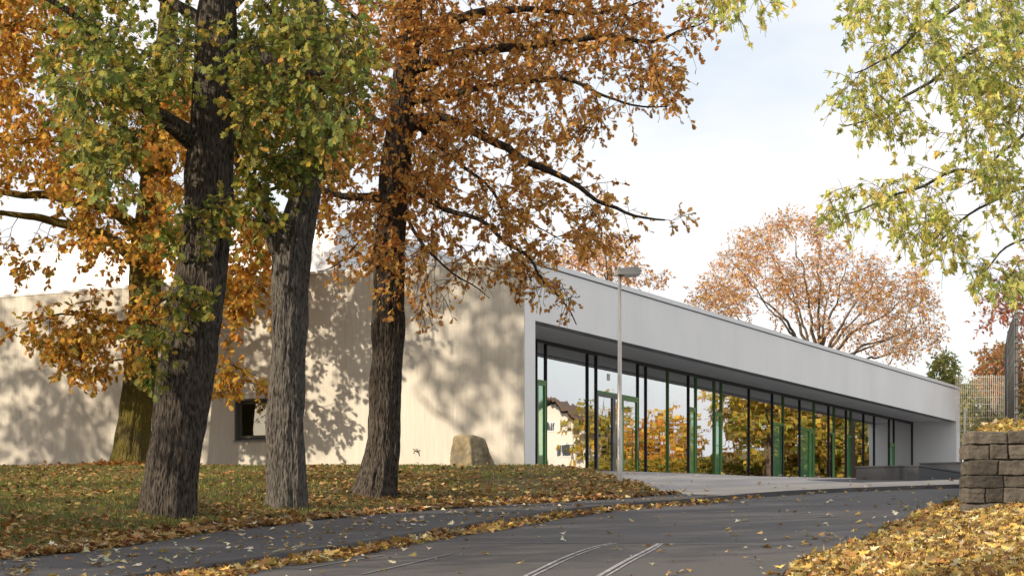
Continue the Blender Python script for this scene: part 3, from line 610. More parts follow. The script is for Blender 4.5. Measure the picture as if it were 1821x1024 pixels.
B.grow(in_px([(420,300),(480,330),(490,395),(450,440),(425,400)], 14, dB-.7, .3), spray=.35, nleaf=18)
B.grow(in_px([(380,-120),(720,-100),(760,-400),(560,-760),(380,-420)], 90, dB, 2.2), spray=.7, nleaf=24)
B.finish(OAK, .138, GREEN, [.26,.27,.23,.14,.10])
dC = lawn_d(668, 882)
C = Tree('oak_tree', P(672,884,dC), 'slim dark trunked oak with wide orange crown reaching right over the street', group='oaks on the lawn', bark='bark_brown')
C.trunk([P(662,905,dC), P(672,850,dC), P(682,780,dC), P(687,690,dC), P(690,600,dC), P(692,500,dC), P(696,400,dC), P(702,310,dC), P(710,230,dC), P(722,130,dC), P(733,20,dC), P(742,-120,dC), P(735,-350,dC), P(750,-560,dC)], [.40,.345,.30,.285,.29,.285,.275,.26,.235,.2,.175,.14,.08,.03], seed=17, flare=.45, lobes=4)
for pts, r0, d1 in (([(716,225),(775,212),(840,232),(900,268),(960,300),(1030,330),(1080,365),(1150,388),(1180,392)], .13, 35.0), ([(735,120),(800,102),(900,86),(1000,76),(1080,71),(1160,76),(1200,52),(1240,44)], .13, 35.2), ([(738,70),(800,45),(860,20),(950,17),(1060,24),(1135,4)], .12, 36.8),
    ([(706,330),(735,338),(790,372),(850,390),(900,430),(950,470),(990,520),(1025,575)], .075, 34.6), ([(698,352),(660,350),(600,345),(540,322),(480,310)], .11, 35.2), ([(716,240),(650,200),(600,120),(560,40)], .09, 36.8), ([(704,340),(740,420),(790,470),(840,500),(870,530)], .05, 34.8),
    ([(700,400),(640,430),(600,470),(565,480)], .045, 35.4), ([(720,180),(800,170),(900,150),(1010,140),(1120,190),(1190,190)], .08, 34.4), ([(742,-60),(860,-90),(1000,-70),(1180,-60)], .1, 37), ([(738,-150),(640,-250),(520,-300)], .09, 37.5), ([(740,-200),(860,-330),(1000,-420)], .09, 34.5), ([(716,200),(790,270),(860,330),(930,390),(990,430)], .06, 37.6)):
    C.limb(PL(pts, dC, dC+d1-36), r0*.82, r0*.12)
pc = [(600,-130),(1230,-130),(1290,0),(1235,60),(1215,190),(1150,175),(1100,230),(1050,225),(1040,280),(1085,300),(1100,350),(1165,385),(1110,415),(1030,440),(930,455),(850,440),(780,430),(735,470),(650,470),(590,470),(560,420),(575,330),(560,250),(620,150)]
C.grow(in_px(pc, 640, dC-.3, 1.8, .38, 48, 7), spray=.5, nleaf=33, droop=.35)
C.grow(in_px([(600,-130),(1120,-130),(1150,60),(1000,130),(760,330),(640,330),(610,150)], 360, dC+.3, 1.9, .33, 60, 9), spray=.5, nleaf=29, droop=.3)
C.grow(in_px([(760,430),(850,420),(930,450),(1000,500),(1040,560),(1000,560),(930,510),(860,480),(800,520),(770,480)], 42, dC-1.2, .5), spray=.4, nleaf=16, droop=.5)
C.grow(in_px([(655,440),(740,440),(770,520),(820,530),(745,590),(715,560),(660,520)], 26, dC-.5, .25), spray=.35, nleaf=16, droop=.45)
C.grow(in_px([(1180,378),(1250,372),(1240,385),(1190,395)], 5, dC-1.0, .1), spray=.3, nleaf=10)
C.grow(in_px([(420,-130),(1250,-130),(1100,-420),(760,-600),(500,-400)], 140, dC, 2.6), spray=.7, nleaf=24)
C.finish(OAK, .108, ORANGE, [.30,.36,.20,.14])
dD = 56.8
D = Tree('oak_tree', P(232,836,dD), 'mossy based oak with golden brown crown standing against the beige wall', group='oaks on the lawn', bark='bark_moss')
D.trunk([P(232,850,dD), P(234,810,dD), P(240,740,dD), P(250,650,dD), P(256,560,dD), P(260,470,dD), P(272,360,dD), P(285,200,dD), P(300,20,dD), P(310,-150,dD), P(320,-330,dD)], [.60,.55,.47,.44,.44,.45,.40,.33,.26,.16,.06], seed=23, flare=.5)
for pts, r0, d1 in (([(258,480),(205,428),(130,402),(60,388),(-60,370)], .2, 51.5), ([(265,430),(200,376),(100,352),(0,342),(-120,320)], .2, 54), ([(275,330),(210,220),(140,110),(60,45),(-60,60)], .2, 51), ([(280,280),(340,180),(430,100),(520,80)], .18, 54), ([(262,440),(330,400),(420,360),(520,330)], .16, 51.5), ([(256,580),(190,570),(110,560),(40,585)], .06, 50.8), ([(256,600),(320,610),(390,640),(460,668)], .05, 51), ([(258,560),(330,540),(420,520),(450,560)], .06, 52), ([(300,0),(180,-80),(60,-140)], .15, 54), ([(270,300),(160,250),(40,250),(-90,230)], .14, 52), ([(250,640),(220,640),(180,650)], .04, 52)):
    D.limb(PL(pts, dD, dD+(min(d1, 53)-53)*1.2), r0, r0*.2)
D.grow(in_px([(-110,-130),(120,-130),(160,120),(330,180),(345,380),(330,500),(270,500),(235,470),(190,430),(120,440),(60,480),(0,470),(-110,430)], 740, dD-2.0, 1.9, .36, 55, 12), spray=.65, nleaf=27)
D.grow(in_px([(300,100),(560,80),(600,300),(560,430),(480,500),(440,560),(400,520),(420,330),(330,300)], 330, dD-2.2, .9, .36, 60, 13), spray=.65, nleaf=27)
D.grow(in_px([(15,575),(70,535),(200,548),(300,520),(296,640),(220,650),(205,600),(160,620),(120,590),(45,612)], 70, dD-2.0, .5), spray=.5, nleaf=24, colf=lambda p: .55+.2*random.random())
D.grow(in_px([(60,600),(200,590),(215,650),(165,680),(110,650)], 36, dD-2.0, .5), spray=.5, nleaf=24, colf=lambda p: .55+.2*random.random()); D.grow(in_px([(375,630),(430,640),(478,660),(462,688),(390,704)], 22, dD-1.8, .4), spray=.45, nleaf=20, colf=lambda p: .5+.3*random.random()); D.grow(in_px([(390,540),(440,520),(445,590),(395,620)], 14, dD-2.2, .4), spray=.45, nleaf=20)
D.grow(in_px([(20,400),(220,440),(215,540),(150,520),(60,470)], 14, dD-1.6, .5), spray=.45, nleaf=18)
D.grow(in_px([(-150,-130),(520,-130),(420,-330),(100,-360)], 80, dD, 3), spray=.8, nleaf=26)
D.finish(OAK, .19, GOLD, [.30,.27,.17,.14,.12])
# maple on the right, its trunk outside the photograph
dM = 19.5
bx_, by_ = 8.6, 22.0; Mz = float(vergez(np.array([bx_]), np.array([by_]))[0])
Mp = Tree('maple_tree', (bx_, by_, Mz-.05), 'maple with yellow green leaves hanging in from the upper right', bark='bark_grey')
Mp.fine = .55; Mp.twig = 'maple_twig'
tp = lambda z, dx=0: (bx_+dx, by_, Mz+z)
Mp.trunk([tp(-.1), tp(.6), tp(2, .05), tp(4, -.05), tp(6, 0), tp(8, .1), tp(11, 0)], [.34,.28,.25,.22,.17,.12,.03], from_h=.2, seed=31, flare=.5)
for z0, pts, d1, r0 in ((3.6, [(2100,400),(1900,345),(1800,322),(1700,305),(1600,345),(1500,378)], 18.8, .05), (3.2, [(2100,430),(1950,345),(1830,335),(1760,360),(1690,410),(1650,455)], 19.5, .045), (4.4, [(2100,200),(1900,60),(1800,60),(1720,95),(1640,160),(1560,210),(1500,225)], 19.8, .06), (5.0, [(2050,60),(1850,-60),(1720,0),(1650,40),(1600,90),(1520,130)], 18.6, .06), (2.9, [(2100,520),(1950,430),(1850,420),(1790,440),(1740,500)], 20, .04), (5.6, [(2000,-150),(1800,-190),(1600,-160),(1420,-90),(1330,-30)], 18.8, .06), (4.2, [(2050,250),(1900,180),(1830,230),(1770,290),(1720,330)], 19, .045)):
    Mp.limb([tp(z0)]+PL(pts, by_, d1), r0, .006, .05, 8)
pm1 = [(1500,-40),(1840,-40),(1840,330),(1760,300),(1700,250),(1640,240),(1560,225),(1480,235),(1475,205),(1500,150),(1520,90),(1500,50)]
Mp.grow(in_px(pm1, 165, dM, .6, .37, 70, 20), spray=.28, nleaf=11, droop=.5, maxr=.012); Mp.grow(in_px([(1580,-40),(1840,-40),(1840,200),(1700,180),(1620,120)], 110, dM, .6, .3, 90, 22), spray=.28, nleaf=12, droop=.5, maxr=.012)
Mp.grow(in_px([(1465,345),(1560,315),(1660,285),(1740,270),(1840,310),(1840,540),(1760,500),(1700,450),(1640,420),(1600,440),(1590,395),(1520,400),(1470,385)], 150, dM, .6, .40, 70, 21), spray=.26, nleaf=11, droop=.5, maxr=.012)
Mp.grow(in_px([(1478,205),(1500,150),(1530,80),(1580,60),(1620,130),(1580,220),(1480,236)], 38, dM, .4), spray=.26, nleaf=10, droop=.5, maxr=.012); Mp.grow(in_px([(1235,-30),(1410,-30),(1385,30),(1340,20),(1330,50),(1290,45),(1260,70)], 22, dM-.6, .2), spray=.22, nleaf=9, droop=.5, maxr=.01); Mp.grow(in_px([(1700,-300),(2400,-300),(2600,100),(2300,300),(1900,500),(1850,0)], 120, 21.5, 1.5), spray=.4, nleaf=16, maxr=.012)
Mp.finish(MAPLE, .071, [(.25,.33,.10), (.40,.43,.14), (.57,.55,.19), (.72,.63,.22), (.64,.44,.13)], [.22,.26,.27,.19,.06], 'maple_leaf')
# trees beyond the building
dE = 112.0
def gz(x, y, o=0): return float(G(np.array([x]), np.array([y]))[0])+o
e0 = P(1450,760,dE); Et = Tree('maple_tree', (e0[0], dE, gz(e0[0], dE)), 'wide many stemmed salmon leaved tree rising behind the flat roof', group='trees beyond the building', bark='bark_far', twig='bark_far')
Et.trunk([(e0[0], dE, gz(e0[0], dE)-.2), (e0[0], dE, gz(e0[0], dE)+1.2), P(1450,700,dE), P(1452,655,dE)], [.5,.42,.38,.3], from_h=.5, sides=20, step=.3, seed=5)
for i, (x, y) in enumerate(((1250,520),(1290,440),(1350,400),(1410,380),(1460,390),(1520,430),(1580,460),(1640,500),(1670,560),(1660,610),(1240,560),(1560,520),(1330,500),(1480,470),(1390,470),(1610,590))):
    x, y = 1451+(x-1451)*.86, 665+(y-665)*.84; f = .45+.25*random.random(); Et.limb(PL([(1451,665), (1451+(x-1451)*.3, 665+(y-665)*.38), (1451+(x-1451)*f, 665+(y-665)*(f+.08)), (x, y)], dE, dE+random.uniform(-4, 4)), .12, .02, .25, 7)
Et.grow(in_px([(1228,540),(1270,480),(1300,430),(1350,405),(1400,380),(1460,392),(1500,440),(1570,470),(1640,480),(1665,540),(1675,600),(1640,635),(1560,628),(1500,600),(1400,570),(1300,570)], 820, dE, 3.2, .34, 40, 30), spray=.9, nleaf=24, maxr=.05, droop=.05, twigs=5)
SAL = [(.62,.33,.15), (.52,.26,.14), (.70,.44,.16), (.42,.22,.14)]
Et.finish(SIMPLE, .17, SAL, [.35,.2,.27,.18])
def far_tree(name, px, pyb, pyt, d, poly, n, label, cols, wts, size=.2, spray=.7, nleaf=16, r=.25, thr=.3, group='trees beyond the building', rd=2., stems=6, cat='tree', twig='bark_far'):
    x = (px-CX)/F*d; z = gz(x, d); t = Tree(name, (x, d, z), label, cat, group, 'bark_far', twig); top = P(px, pyt, d)
    t.trunk([(x, d, z-.2), (x, d, z+1), tuple(P(px, (pyb+pyt)/2, d)), tuple(top)], [r, r*.85, r*.6, .03], from_h=.25, sides=14, step=.4, seed=3)
    pts = in_px(poly, n, d, rd, thr, 30, int(px)); 
    for k in range(stems):
        e = pts[k*len(pts)//stems]; s_ = np.array(P(px, pyb+(pyt-pyb)*random.uniform(.1, .6), d)); t.limb([s_, s_*.5+e*.5+(0,0,.3), e], r*.35, .02, .1, 6)
    t.grow(pts, spray=spray, nleaf=nleaf, maxr=.04, droop=.05); return t.finish(SIMPLE, size, cols, wts)
far_tree('maple_tree', 1085, 640, 425, 106, [(960,470),(1000,440),(1060,420),(1120,430),(1160,470),(1198,500),(1190,515),(1120,500),(1000,490)], 170, 'small salmon crown showing over the roof behind the street lamp', SAL, [.35,.25,.2,.2], .2, .7, 17)
far_tree('maple_tree', 1850, 800, 440, 66, [(1735,545),(1760,500),(1800,470),(1870,430),(1900,600),(1830,600),(1790,560),(1755,595)], 140, 'reddish leaved tree behind the dark mesh fence', [(.36,.13,.09), (.44,.19,.10), (.28,.10,.09)], [.4,.3,.3], .17, .55, 14, r=.14, rd=1.2)
EVG = [(.20,.24,.08), (.30,.31,.10), (.38,.34,.14)]
far_tree('pine_tree', 1677, 800, 634, 118, [(1655,668),(1664,642),(1678,632),(1692,640),(1699,665),(1697,740),(1658,740)], 110, 'dark green pine top poking over the end of the roof', EVG, [.4,.35,.25], .26, .6, 22, thr=0, rd=.8)
far_tree('pine_tree', 1705, 800, 664, 124, [(1698,690),(1704,662),(1711,690),(1712,745),(1698,745)], 35, 'thin conifer tip just past the roof corner', EVG, [.4,.35,.25], .25, .5, 20, thr=0, rd=.5)
far_tree('oak_tree', 1768, 800, 612, 96, [(1735,660),(1745,630),(1775,615),(1830,610),(1850,700),(1750,700)], 170, 'rusty crowned tree above the pale wire fence', [(.34,.14,.06), (.22,.16,.05), (.42,.20,.07)], [.45,.25,.3], .22, .6, 20, thr=.2)
far_tree('hedge_tree', 1755, 800, 680, 101, [(1708,715),(1725,690),(1745,672),(1800,665),(1850,690),(1850,790),(1708,790)], 420, 'broad olive green tree seen through the pale wire fence', [(.17,.19,.06), (.28,.26,.08), (.40,.33,.11)], [.4,.35,.25], .27, .6, 18, thr=.12, rd=1.2)
# trees and house across the street, seen in the glass
YEL = [(.62,.40,.07), (.58,.30,.06), (.70,.50,.10), (.36,.33,.08)]
OLV = [(.30,.29,.07), (.46,.36,.07), (.58,.40,.08), (.20,.23,.06)]
def street_tree(x, y, h, w, cols, label, n=130, size=.44):
    z = gz(x, y); t = Tree('street_tree', (x, y, z), label, 'tree', 'trees across the street', 'bark_far', 'bark_far'); t.trunk([(x, y, z-.2), (x, y, z+h*.3), (x+.2, y, z+h*.6), (x, y, z+h*.95)], [.3,.25,.16,.03], from_h=.2, sides=14, step=.4)
    t.grow(in_ball((x, y, z+h*.58), (w, w, h*.43), n), spray=.9, nleaf=20, maxr=.05, droop=.1); t.finish(SIMPLE, size, cols, [.35,.25,.2,.2])
street_tree(44.4, 102.1, 5.2, 2.3, YEL, 'bright yellow tree by the white house across the street', 100)
street_tree(51, 103, 6.5, 2.2, OLV, 'small dark tree close to the white house', 80); street_tree(34.6, 101.6, 11, 2.9, OLV, 'tall olive and gold tree across the street beside the bright yellow one', 230)
street_tree(39, 106, 11.5, 4.2, YEL, 'tall golden tree across the street behind the olive one', 220); street_tree(36.3, 107, 9, 3.6, OLV, 'round olive gold tree across the street by the hedge end', 210); street_tree(38, 112.5, 11, 4.2, YEL, 'golden tree farther up the street', 200); street_tree(34.5, 116, 9, 3.4, OLV, 'olive tree farthest up the street', 170)
hx = np.linspace(0, 1, 8); ha, hb_ = np.array((45., 97.)), np.array((34., 113.)); n = 9000; t = rng.random(n); q = ha+(hb_-ha)*t[:,None]; zz = rng.random(n)**.7
hw = rng.normal(0, .35, n); dn = unit((hb_-ha)[None])[0]; hedge = empty('garden_hedge', (40, 104, gz(40, 104)), 'long yellow green hedge along the far side of the street', 'hedge')
hp = np.c_[q[:,0]-dn[1]*hw-40, q[:,1]+dn[0]*hw-104, G(q[:,0], q[:,1])-gz(40, 104)-.2+zz*(1.9+.8*fbm(np.c_[t*14, 0*t, 0*t], 77))]
link('foliage', leaves_mesh('foliage', SIMPLE, hp, rng.normal(0, 1, (n,3)), rng.normal(0, 1, (n,3)), rng.uniform(.2, .42, n), palette(n, [(.16,.19,.04), (.34,.28,.05), (.48,.33,.06)], [.35,.35,.3])), MATS['leaf'], hedge)
m = MB()
for k in range(24): qq = ha+(hb_-ha)*(k+.5)/24; m.tube([(qq[0]-40, qq[1]-104, gz(*qq)-gz(40,104)-.3), (qq[0]-40+random.uniform(-.2,.2), qq[1]-104, gz(*qq)-gz(40,104)+1.3)], [.05,.02], 6)
m.build('stems', MATS['bark_far'], hedge)
# wooded hill across the valley, only seen in the glass
hg = np.linspace(-1, 1, 60); HX, HYY = np.meshgrid(hg, hg); hd = np.maximum(0, 1-HX**2-HYY**2)**.8; cx_, cy_ = 230, 290
V = np.c_[(cx_+HX*.67*160-HYY*.74*70*-1).ravel(), (cy_-HX*.74*160+HYY*.67*70).ravel(), 0*HX.ravel()]; V[:,2] = G(V[:,0], V[:,1])-1+ (hd.ravel()*13*(.75+.5*fbm(np.c_[V[:,0]/14, V[:,1]/14, 0*V[:,0]], 81)))
ii = np.arange(59)[:,None]*60; jj = np.arange(59)[None]; tag(link('hill', np_mesh('hill', V, np.stack((ii+jj, ii+jj+1, ii+60+jj+1, ii+60+jj), -1).reshape(-1,4), smooth=True), MATS['hill_wood']), 'wooded autumn hill far across the valley', 'hill', None, 'structure')
hz = gz(56, 104); hs = empty('white_house', (56, 104, hz), 'white rendered house with brown roof and balcony across the street', 'house')
hs.scale = (.72, .72, .72); hc, hs_ = math.cos(.9), math.sin(.9)
def hf(x, y): return (x*hc-y*hs_, x*hs_+y*hc)
m = MB(); m.box(-6, 6, -4.5, 4.5, -.5, 5.2, hf)
for sx in (-6, 6):
    a, b, c = hf(sx, -4.5), hf(sx, 4.5), hf(sx, 0); s2 = sx-.3*np.sign(sx); a2, b2, c2 = hf(s2, -4.5), hf(s2, 4.5), hf(s2, 0)
    m.add([(*a, 5.2), (*b, 5.2), (*c, 8.3), (*a2, 5.2), (*b2, 5.2), (*c2, 8.3)], [(0,1,2), (3,5,4), (0,2,5,3), (1,4,5,2)])
m.build('wall', MATS['house_white'], hs)
m = MB()
for sy in (-1, 1):
    p = [hf(-7, 0), hf(7, 0), hf(7, sy*5.6), hf(-7, sy*5.6)]; zz = [8.6, 8.6, 4.7, 4.7]
    m.hexa([(*q, z) for q, z in zip(p, zz)]+[(*q, z+.2) for q, z in zip(p, zz)])
m.build('roof', MATS['roof_tile'], hs)
m = MB(); m.box(-7.1, -6.003, -2.6, -.2, 2.75, 2.88, hf); m.box(-7.1, -7.04, -2.6, -.2, 2.88, 3.7, hf); m.build('balcony', MATS['wood_brown'], hs)
for (y0, y1, z0, z1) in ((-1.8, -.9, 3.0, 4.9), (.7, 1.9, 3.5, 4.7), (-2.6, -1.4, .9, 2.1), (.2, 1.4, .9, 2.1), (2.4, 3.4, .9, 2.1), (-.5, .5, 5.8, 6.7)):
    m = MB(); m.box(-6.06, -5.99, y0, y0+.1, z0, z1, hf); m.box(-6.06, -5.99, y1-.1, y1, z0, z1, hf); m.box(-6.06, -5.99, y0+.1, y1-.1, z1-.1, z1, hf); m.box(-6.06, -5.99, y0+.1, y1-.1, z0, z0+.1, hf); m.box(-6.05, -5.99, (y0+y1)/2-.04, (y0+y1)/2+.04, z0+.1, z1-.1, hf)
    w = m.build('window', MATS['lamp_glass'], hs); m = MB(); m.box(-6.03, -5.99, y0+.1, (y0+y1)/2-.04, z0+.1, z1-.1, hf); m.box(-6.03, -5.99, (y0+y1)/2+.04, y1-.1, z0+.1, z1-.1, hf); m.build('pane', MATS['window_dark'], w)
# oaks to the left, outside the photograph, whose shade falls on the lawn and the wall
def shade_tree(x, y, h, w, n, zc=.6, rz=.36):
    z = gz(x, y, .2); t = Tree('oak_tree', (x, y, z), 'broad oak on the lawn outside the left of the photograph', 'tree', 'oaks left of the photograph', 'bark_brown', 'twig')
    t.trunk([(x, y, z-.1), (x, y, z+h*.25), (x+.3, y, z+h*.55), (x, y, z+h*.92)], [.34,.29,.2,.04], from_h=.2, sides=16, step=.4, flare=.4)
    for k in range(7):
        a = k*.9+x; r = w*random.uniform(.5, .9); zz = z+h*random.uniform(.25, .5); t.limb([(x, y, zz), (x+r*.5*math.cos(a), y+r*.5*math.sin(a), zz+h*.12), (x+r*math.cos(a), y+r*math.sin(a), zz+h*.2)], .16, .04, .2, 7)
    t.grow(in_ball((x, y, z+h*zc), (w, w, h*rz), n, .2), spray=.9, nleaf=20, maxr=.04); t.finish(SIMPLE, .30, GOLD, [.3,.25,.2,.15,.1])
SHADE = [(-23.9, 50.6, 13, 5.2, 210), (-15.8, 41.5, 17, 5.4, 390, .77, .22), (-33, 51, 15, 6.5, 230), (-36, 36, 15, 7, 240), (-17, 18, 12, 5.5, 420), (-27, 14, 13, 6, 240), (-19.5, 29.5, 17, 5.5, 270, .74, .24), (-9, 7, 10, 4.5, 150)]
for s_ in SHADE: shade_tree(*s_)

# ------------------------------------------------------------------ things on the ground
def bump_rock(name, base, planes, m, label, cat, sub=5, nz_=.05, parent=None):
    bm = bmesh.new(); bmesh.ops.create_icosphere(bm, subdivisions=sub, radius=1)
    V = np.array([v.co[:] for v in bm.verts]); Nn = unit(np.array([p[:3] for p in planes])); dd = np.array([p[3] for p in planes])
    den = V@Nn.T; t = np.where(den > 1e-3, dd[None]/np.maximum(den, 1e-3), 9.); r = -np.log(np.exp(-55*t).sum(1))/55
    Vn = V*r[:,None]; Vn += V*(nz_*(fbm(Vn*3.2, 41, 4)-.5)*2)[:,None]+V*(.4*nz_*(fbm(Vn*11, 47, 3)-.5))[:,None]
    for v, c in zip(bm.verts, Vn): v.co = c
    me = bpy.data.meshes.new(name); bm.to_mesh(me); bm.free(); me.polygons.foreach_set('use_smooth', np.ones(len(me.polygons), bool))
    o = link(name, me, MATS[m]); o.location = base; return tag(o, label, cat)
db = 49.5; bb = P(839,806,db); zb = float(lawnz(np.array([bb[0]]), np.array([bb[1]]))[0])
bump_rock('boulder', (bb[0], bb[1], bb[2]), [(-1,.1,.05,.47), (-.45,-.9,.02,.34), (.60,-.78,.16,.27), (1,.1,.46,.43), (.12,0,1,.45), (-.55,-.1,.85,.56), (.1,-.6,.8,.47), (0,1,.1,.45), (.55,-.1,.85,.455), (.7,.7,.1,.5), (0,0,-1,.6)], 'boulder_stone', 'tan upright boulder standing on the lawn before the beige wall', 'boulder', 5, .12)
# street lamp
dl = 44.0; lb = ground(1102, 869, .1); lx, ly = (1102-CX)/F*dl, dl; lz = float(lawnz(np.array([lx]), np.array([ly]))[0])
lamp = empty('street_lamp', (lx, ly, lz), 'slim grey metal street lamp with flat boxy head before the glass front', 'street lamp')
ztop = EYE+(HY-490)/F*dl-lz; m = MB(); m.tube([(0,0,-.2), (0,0,.05), (0,0,1.6), (0,0,1.62), (0,0,ztop)], [.062,.062,.06,.05,.036], 20); m.build('pole', MATS['galvanised'], lamp)
hm = MB(); t_ = .30
def lamp_f(a, b): return (a*math.cos(t_)-b*math.sin(t_), a*math.sin(t_)+b*math.cos(t_))
pr = [(-.07, ztop-.0), (-.07, ztop+.14), (.33, ztop+.20), (.44, ztop+.14), (.44, ztop+.02)]; w2 = .15; n = len(pr)
hm.add([(*lamp_f(x, -w2), z) for x, z in pr]+[(*lamp_f(x, w2), z) for x, z in pr], [tuple(range(n))[::-1], tuple(range(n, 2*n))]+[(i, (i+1) % n, n+(i+1) % n, n+i) for i in range(n)])
h_ = hm.build('lamp_head', MATS['lamp_shell'], lamp, .012)
m = MB(); m.add([(*lamp_f(.06, -.12), ztop-.012), (*lamp_f(.42, -.12), ztop+.0), (*lamp_f(.42, .12), ztop+.0), (*lamp_f(.06, .12), ztop-.012), (*lamp_f(.06, -.12), ztop+.01), (*lamp_f(.42, -.12), ztop+.018), (*lamp_f(.42, .12), ztop+.018), (*lamp_f(.06, .12), ztop+.01)], [(0,1,2,3), (0,4,5,1), (1,5,6,2), (2,6,7,3), (3,7,4,0)]); m.build('lens', MATS['lamp_glass'], h_)
# stone wall
dw = 31.0; ws = P(1724, 905, dw); wz0 = float(vergez(np.array([ws[0]]), np.array([dw]))[0])-.12; wtop = EYE+(HY-766)/F*dw
wl = empty('stone_wall', (ws[0], dw, wz0), 'rough brown squared stone wall end beside the leafy verge', 'stone wall')
mm = MB(); Hh = wtop-wz0; mm.box(.03, 9, .05, .55, -.2, Hh-.04); mm.build('mortar', MATS['mortar'], wl)
SV, SQ, SC, n0 = [], [], [], 0
def stone(x0, x1, y0, y1, z0, z1, seed):
    """one squared rubble stone, rough on every face"""
    global n0; tone = random.uniform(.6, 1.45)
    k = 20; g = np.linspace(-1, 1, k); c = np.array(((x0+x1)/2, (y0+y1)/2, (z0+z1)/2)); h = np.array(((x1-x0)/2, (y1-y0)/2, (z1-z0)/2))
    a, b = np.meshgrid(g, g); o = np.ones(a.size); a, b = a.ravel(), b.ravel(); i = np.arange(k-1)[:,None]*k; j = np.arange(k-1)[None]; Q = np.stack((i+j, i+j+1, i+k+j+1, i+k+j), -1).reshape(-1,4)
    for q in (np.c_[a,-o,b], np.c_[-o,-a,b], np.c_[a,-b,o], np.c_[o,a,b]):
        e = np.maximum.reduce([np.minimum(abs(q[:,0]), abs(q[:,1])), np.minimum(abs(q[:,1]), abs(q[:,2])), np.minimum(abs(q[:,0]), abs(q[:,2]))])
        w = c+q*h; d = fbm(w*(4,4,7)+seed, 61, 5)-.5; d = d+.5*(abs(fbm(w*(9,9,16)+seed, 63, 3)-.5)-.15); w = w+unit(q)*(.07*d-.016*e**20)[:,None]+np.c_[.02*(fbm(w*3+9, 7, 2)-.5), 0*d, .02*(fbm(w*3+5, 8, 2)-.5)]; SV.append(w); SC.append(np.full((len(w), 3), tone)); SQ.append(Q+n0); n0 += len(w)
z = -.15; rows = []
while z < Hh-.16:
    h = random.choice((.15,.19,.24,.29)); 
    if z+h > Hh-.1: h = Hh-z
    rows.append((z, z+h)); z += h
for ri, (z0, z1) in enumerate(rows):
    x = -.02+random.uniform(-.03, .03); first = True
    while x < 8.8:
        w = random.uniform(.24, .62); pr_ = random.uniform(-.02, .025)
        if z1-z0 > .28 and random.random() < .3 and not first:
            zm = z0+(z1-z0)*random.uniform(.4, .6); stone(x+.002, x+w-.002, -pr_, .5, z0+.002, zm-.002, x*7); stone(x+.002, x+w-.002, -pr_+.015, .5, zm+.002, z1-.002, x*5)
        else: stone(x+.002, x+w-.002, -pr_, .6 if first else .5, z0+.002, z1-.002, x*3+ri)
        x += w; first = False
link('stones', np_mesh('stones', np.vstack(SV), np.vstack(SQ), np.vstack(SC), smooth=True), MATS['wall_stone'], wl)
bankx0 = ws[0]+.05
def bankz(x, y): return EYE+1.84+(.06+.26*smooth01((x-bankx0-.2)/1.1))*smooth01((y-dw-.4)/3.0)+.10*smooth01((x-bankx0)/2)+.06*(fbm(np.c_[x*1.3, y*1.3, 0*x], 4)-.5)
bk = [(bankx0, dw+.4), (bankx0+9, dw+.4)]
sheet('bank', bk, [(bankx0+3.7, 46), (bankx0+17, 46)], 60, 40, bankz, 'lawn_soil', 'raised leafy bank held by the stone wall', 'bank')
m = MB(); 
q = [(bankx0, dw+.4), (bankx0+3.7, 46)]; m.add([(q[0][0], q[0][1], wz0-.3), (q[1][0], q[1][1], wz0-.3), (q[1][0], q[1][1], EYE+1.90), (q[0][0], q[0][1], EYE+1.82)], [(0,1,2,3)])
tag(m.build('bank_side', MATS['bank_stone']), 'stone side of the raised bank next to the road', 'bank', None, 'structure')
# dark mesh fence on the bank
fx, fy = 8.50, 34.0; fz = float(bankz(np.array([fx]), np.array([fy]))[0]); ft = EYE+(HY-556)/F*fy
fn = empty('mesh_fence', (fx, fy, fz), 'tall dark grey wire panel fence on the bank above the stone wall', 'fence')
def panel(m, a, b, z0, z1, nw, step, rv, rh):
    a, b = np.array(a), np.array(b)
    for i in range(nw+1): p = a+(b-a)*i/nw; m.tube([(p[0], p[1], z0), (p[0], p[1], z1)], [rv, rv], 5)
    z = z0+.05
    while z < z1: m.tube([(a[0], a[1], z), (b[0], b[1], z)], [rh, rh], 5); z += step
H_ = ft-fz
for a, b in (((0,0), (.62,3.0)), ((.62,3.0), (1.3,6.0)), ((0,0), (2.5,.05)), ((2.5,.05), (5,.1))):
    m = MB(); panel(m, a, b, .05, H_, 50 if b[1] > 1 else 46, .2, .0035, .008); m.build('wire_panel', MATS['fence_dark'], fn)
for p in ((0,0), (.62,3.0), (1.3,6.0), (2.5,.05), (5,.1)):
    m = MB(); m.box(p[0]-.0+.006, p[0]+.056, p[1]+.01, p[1]+.07, -.3, H_+.03); 
    for zz in np.arange(.2, H_, .4): m.box(p[0]-.004, p[0]+.06, p[1]-.012, p[1]+.01, zz, zz+.04)
    m.build('post', MATS['grey_metal'], fn)
# pale mesh fence
df = 60.0; a = P(1700,770,df); b = P(1789,770,df); pf = empty('mesh_fence', (a[0], df, a[2]), 'pale cream wire fence beyond the roof corner', 'fence'); Wd = b[0]-a[0]; Hf = (770-667)/F*df
m = MB(); panel(m, (0,0), (Wd,0), .02, Hf, 26, .2, .006, .006); m.build('wire_panel', MATS['pale_paint'], pf)
for x, h in ((Wd, Hf+.05), (.28, .75)):
    m = MB(); m.box(x-.03, x+.03, .012, .07, -1.5, h); m.build('post', MATS['pale_paint'], pf)
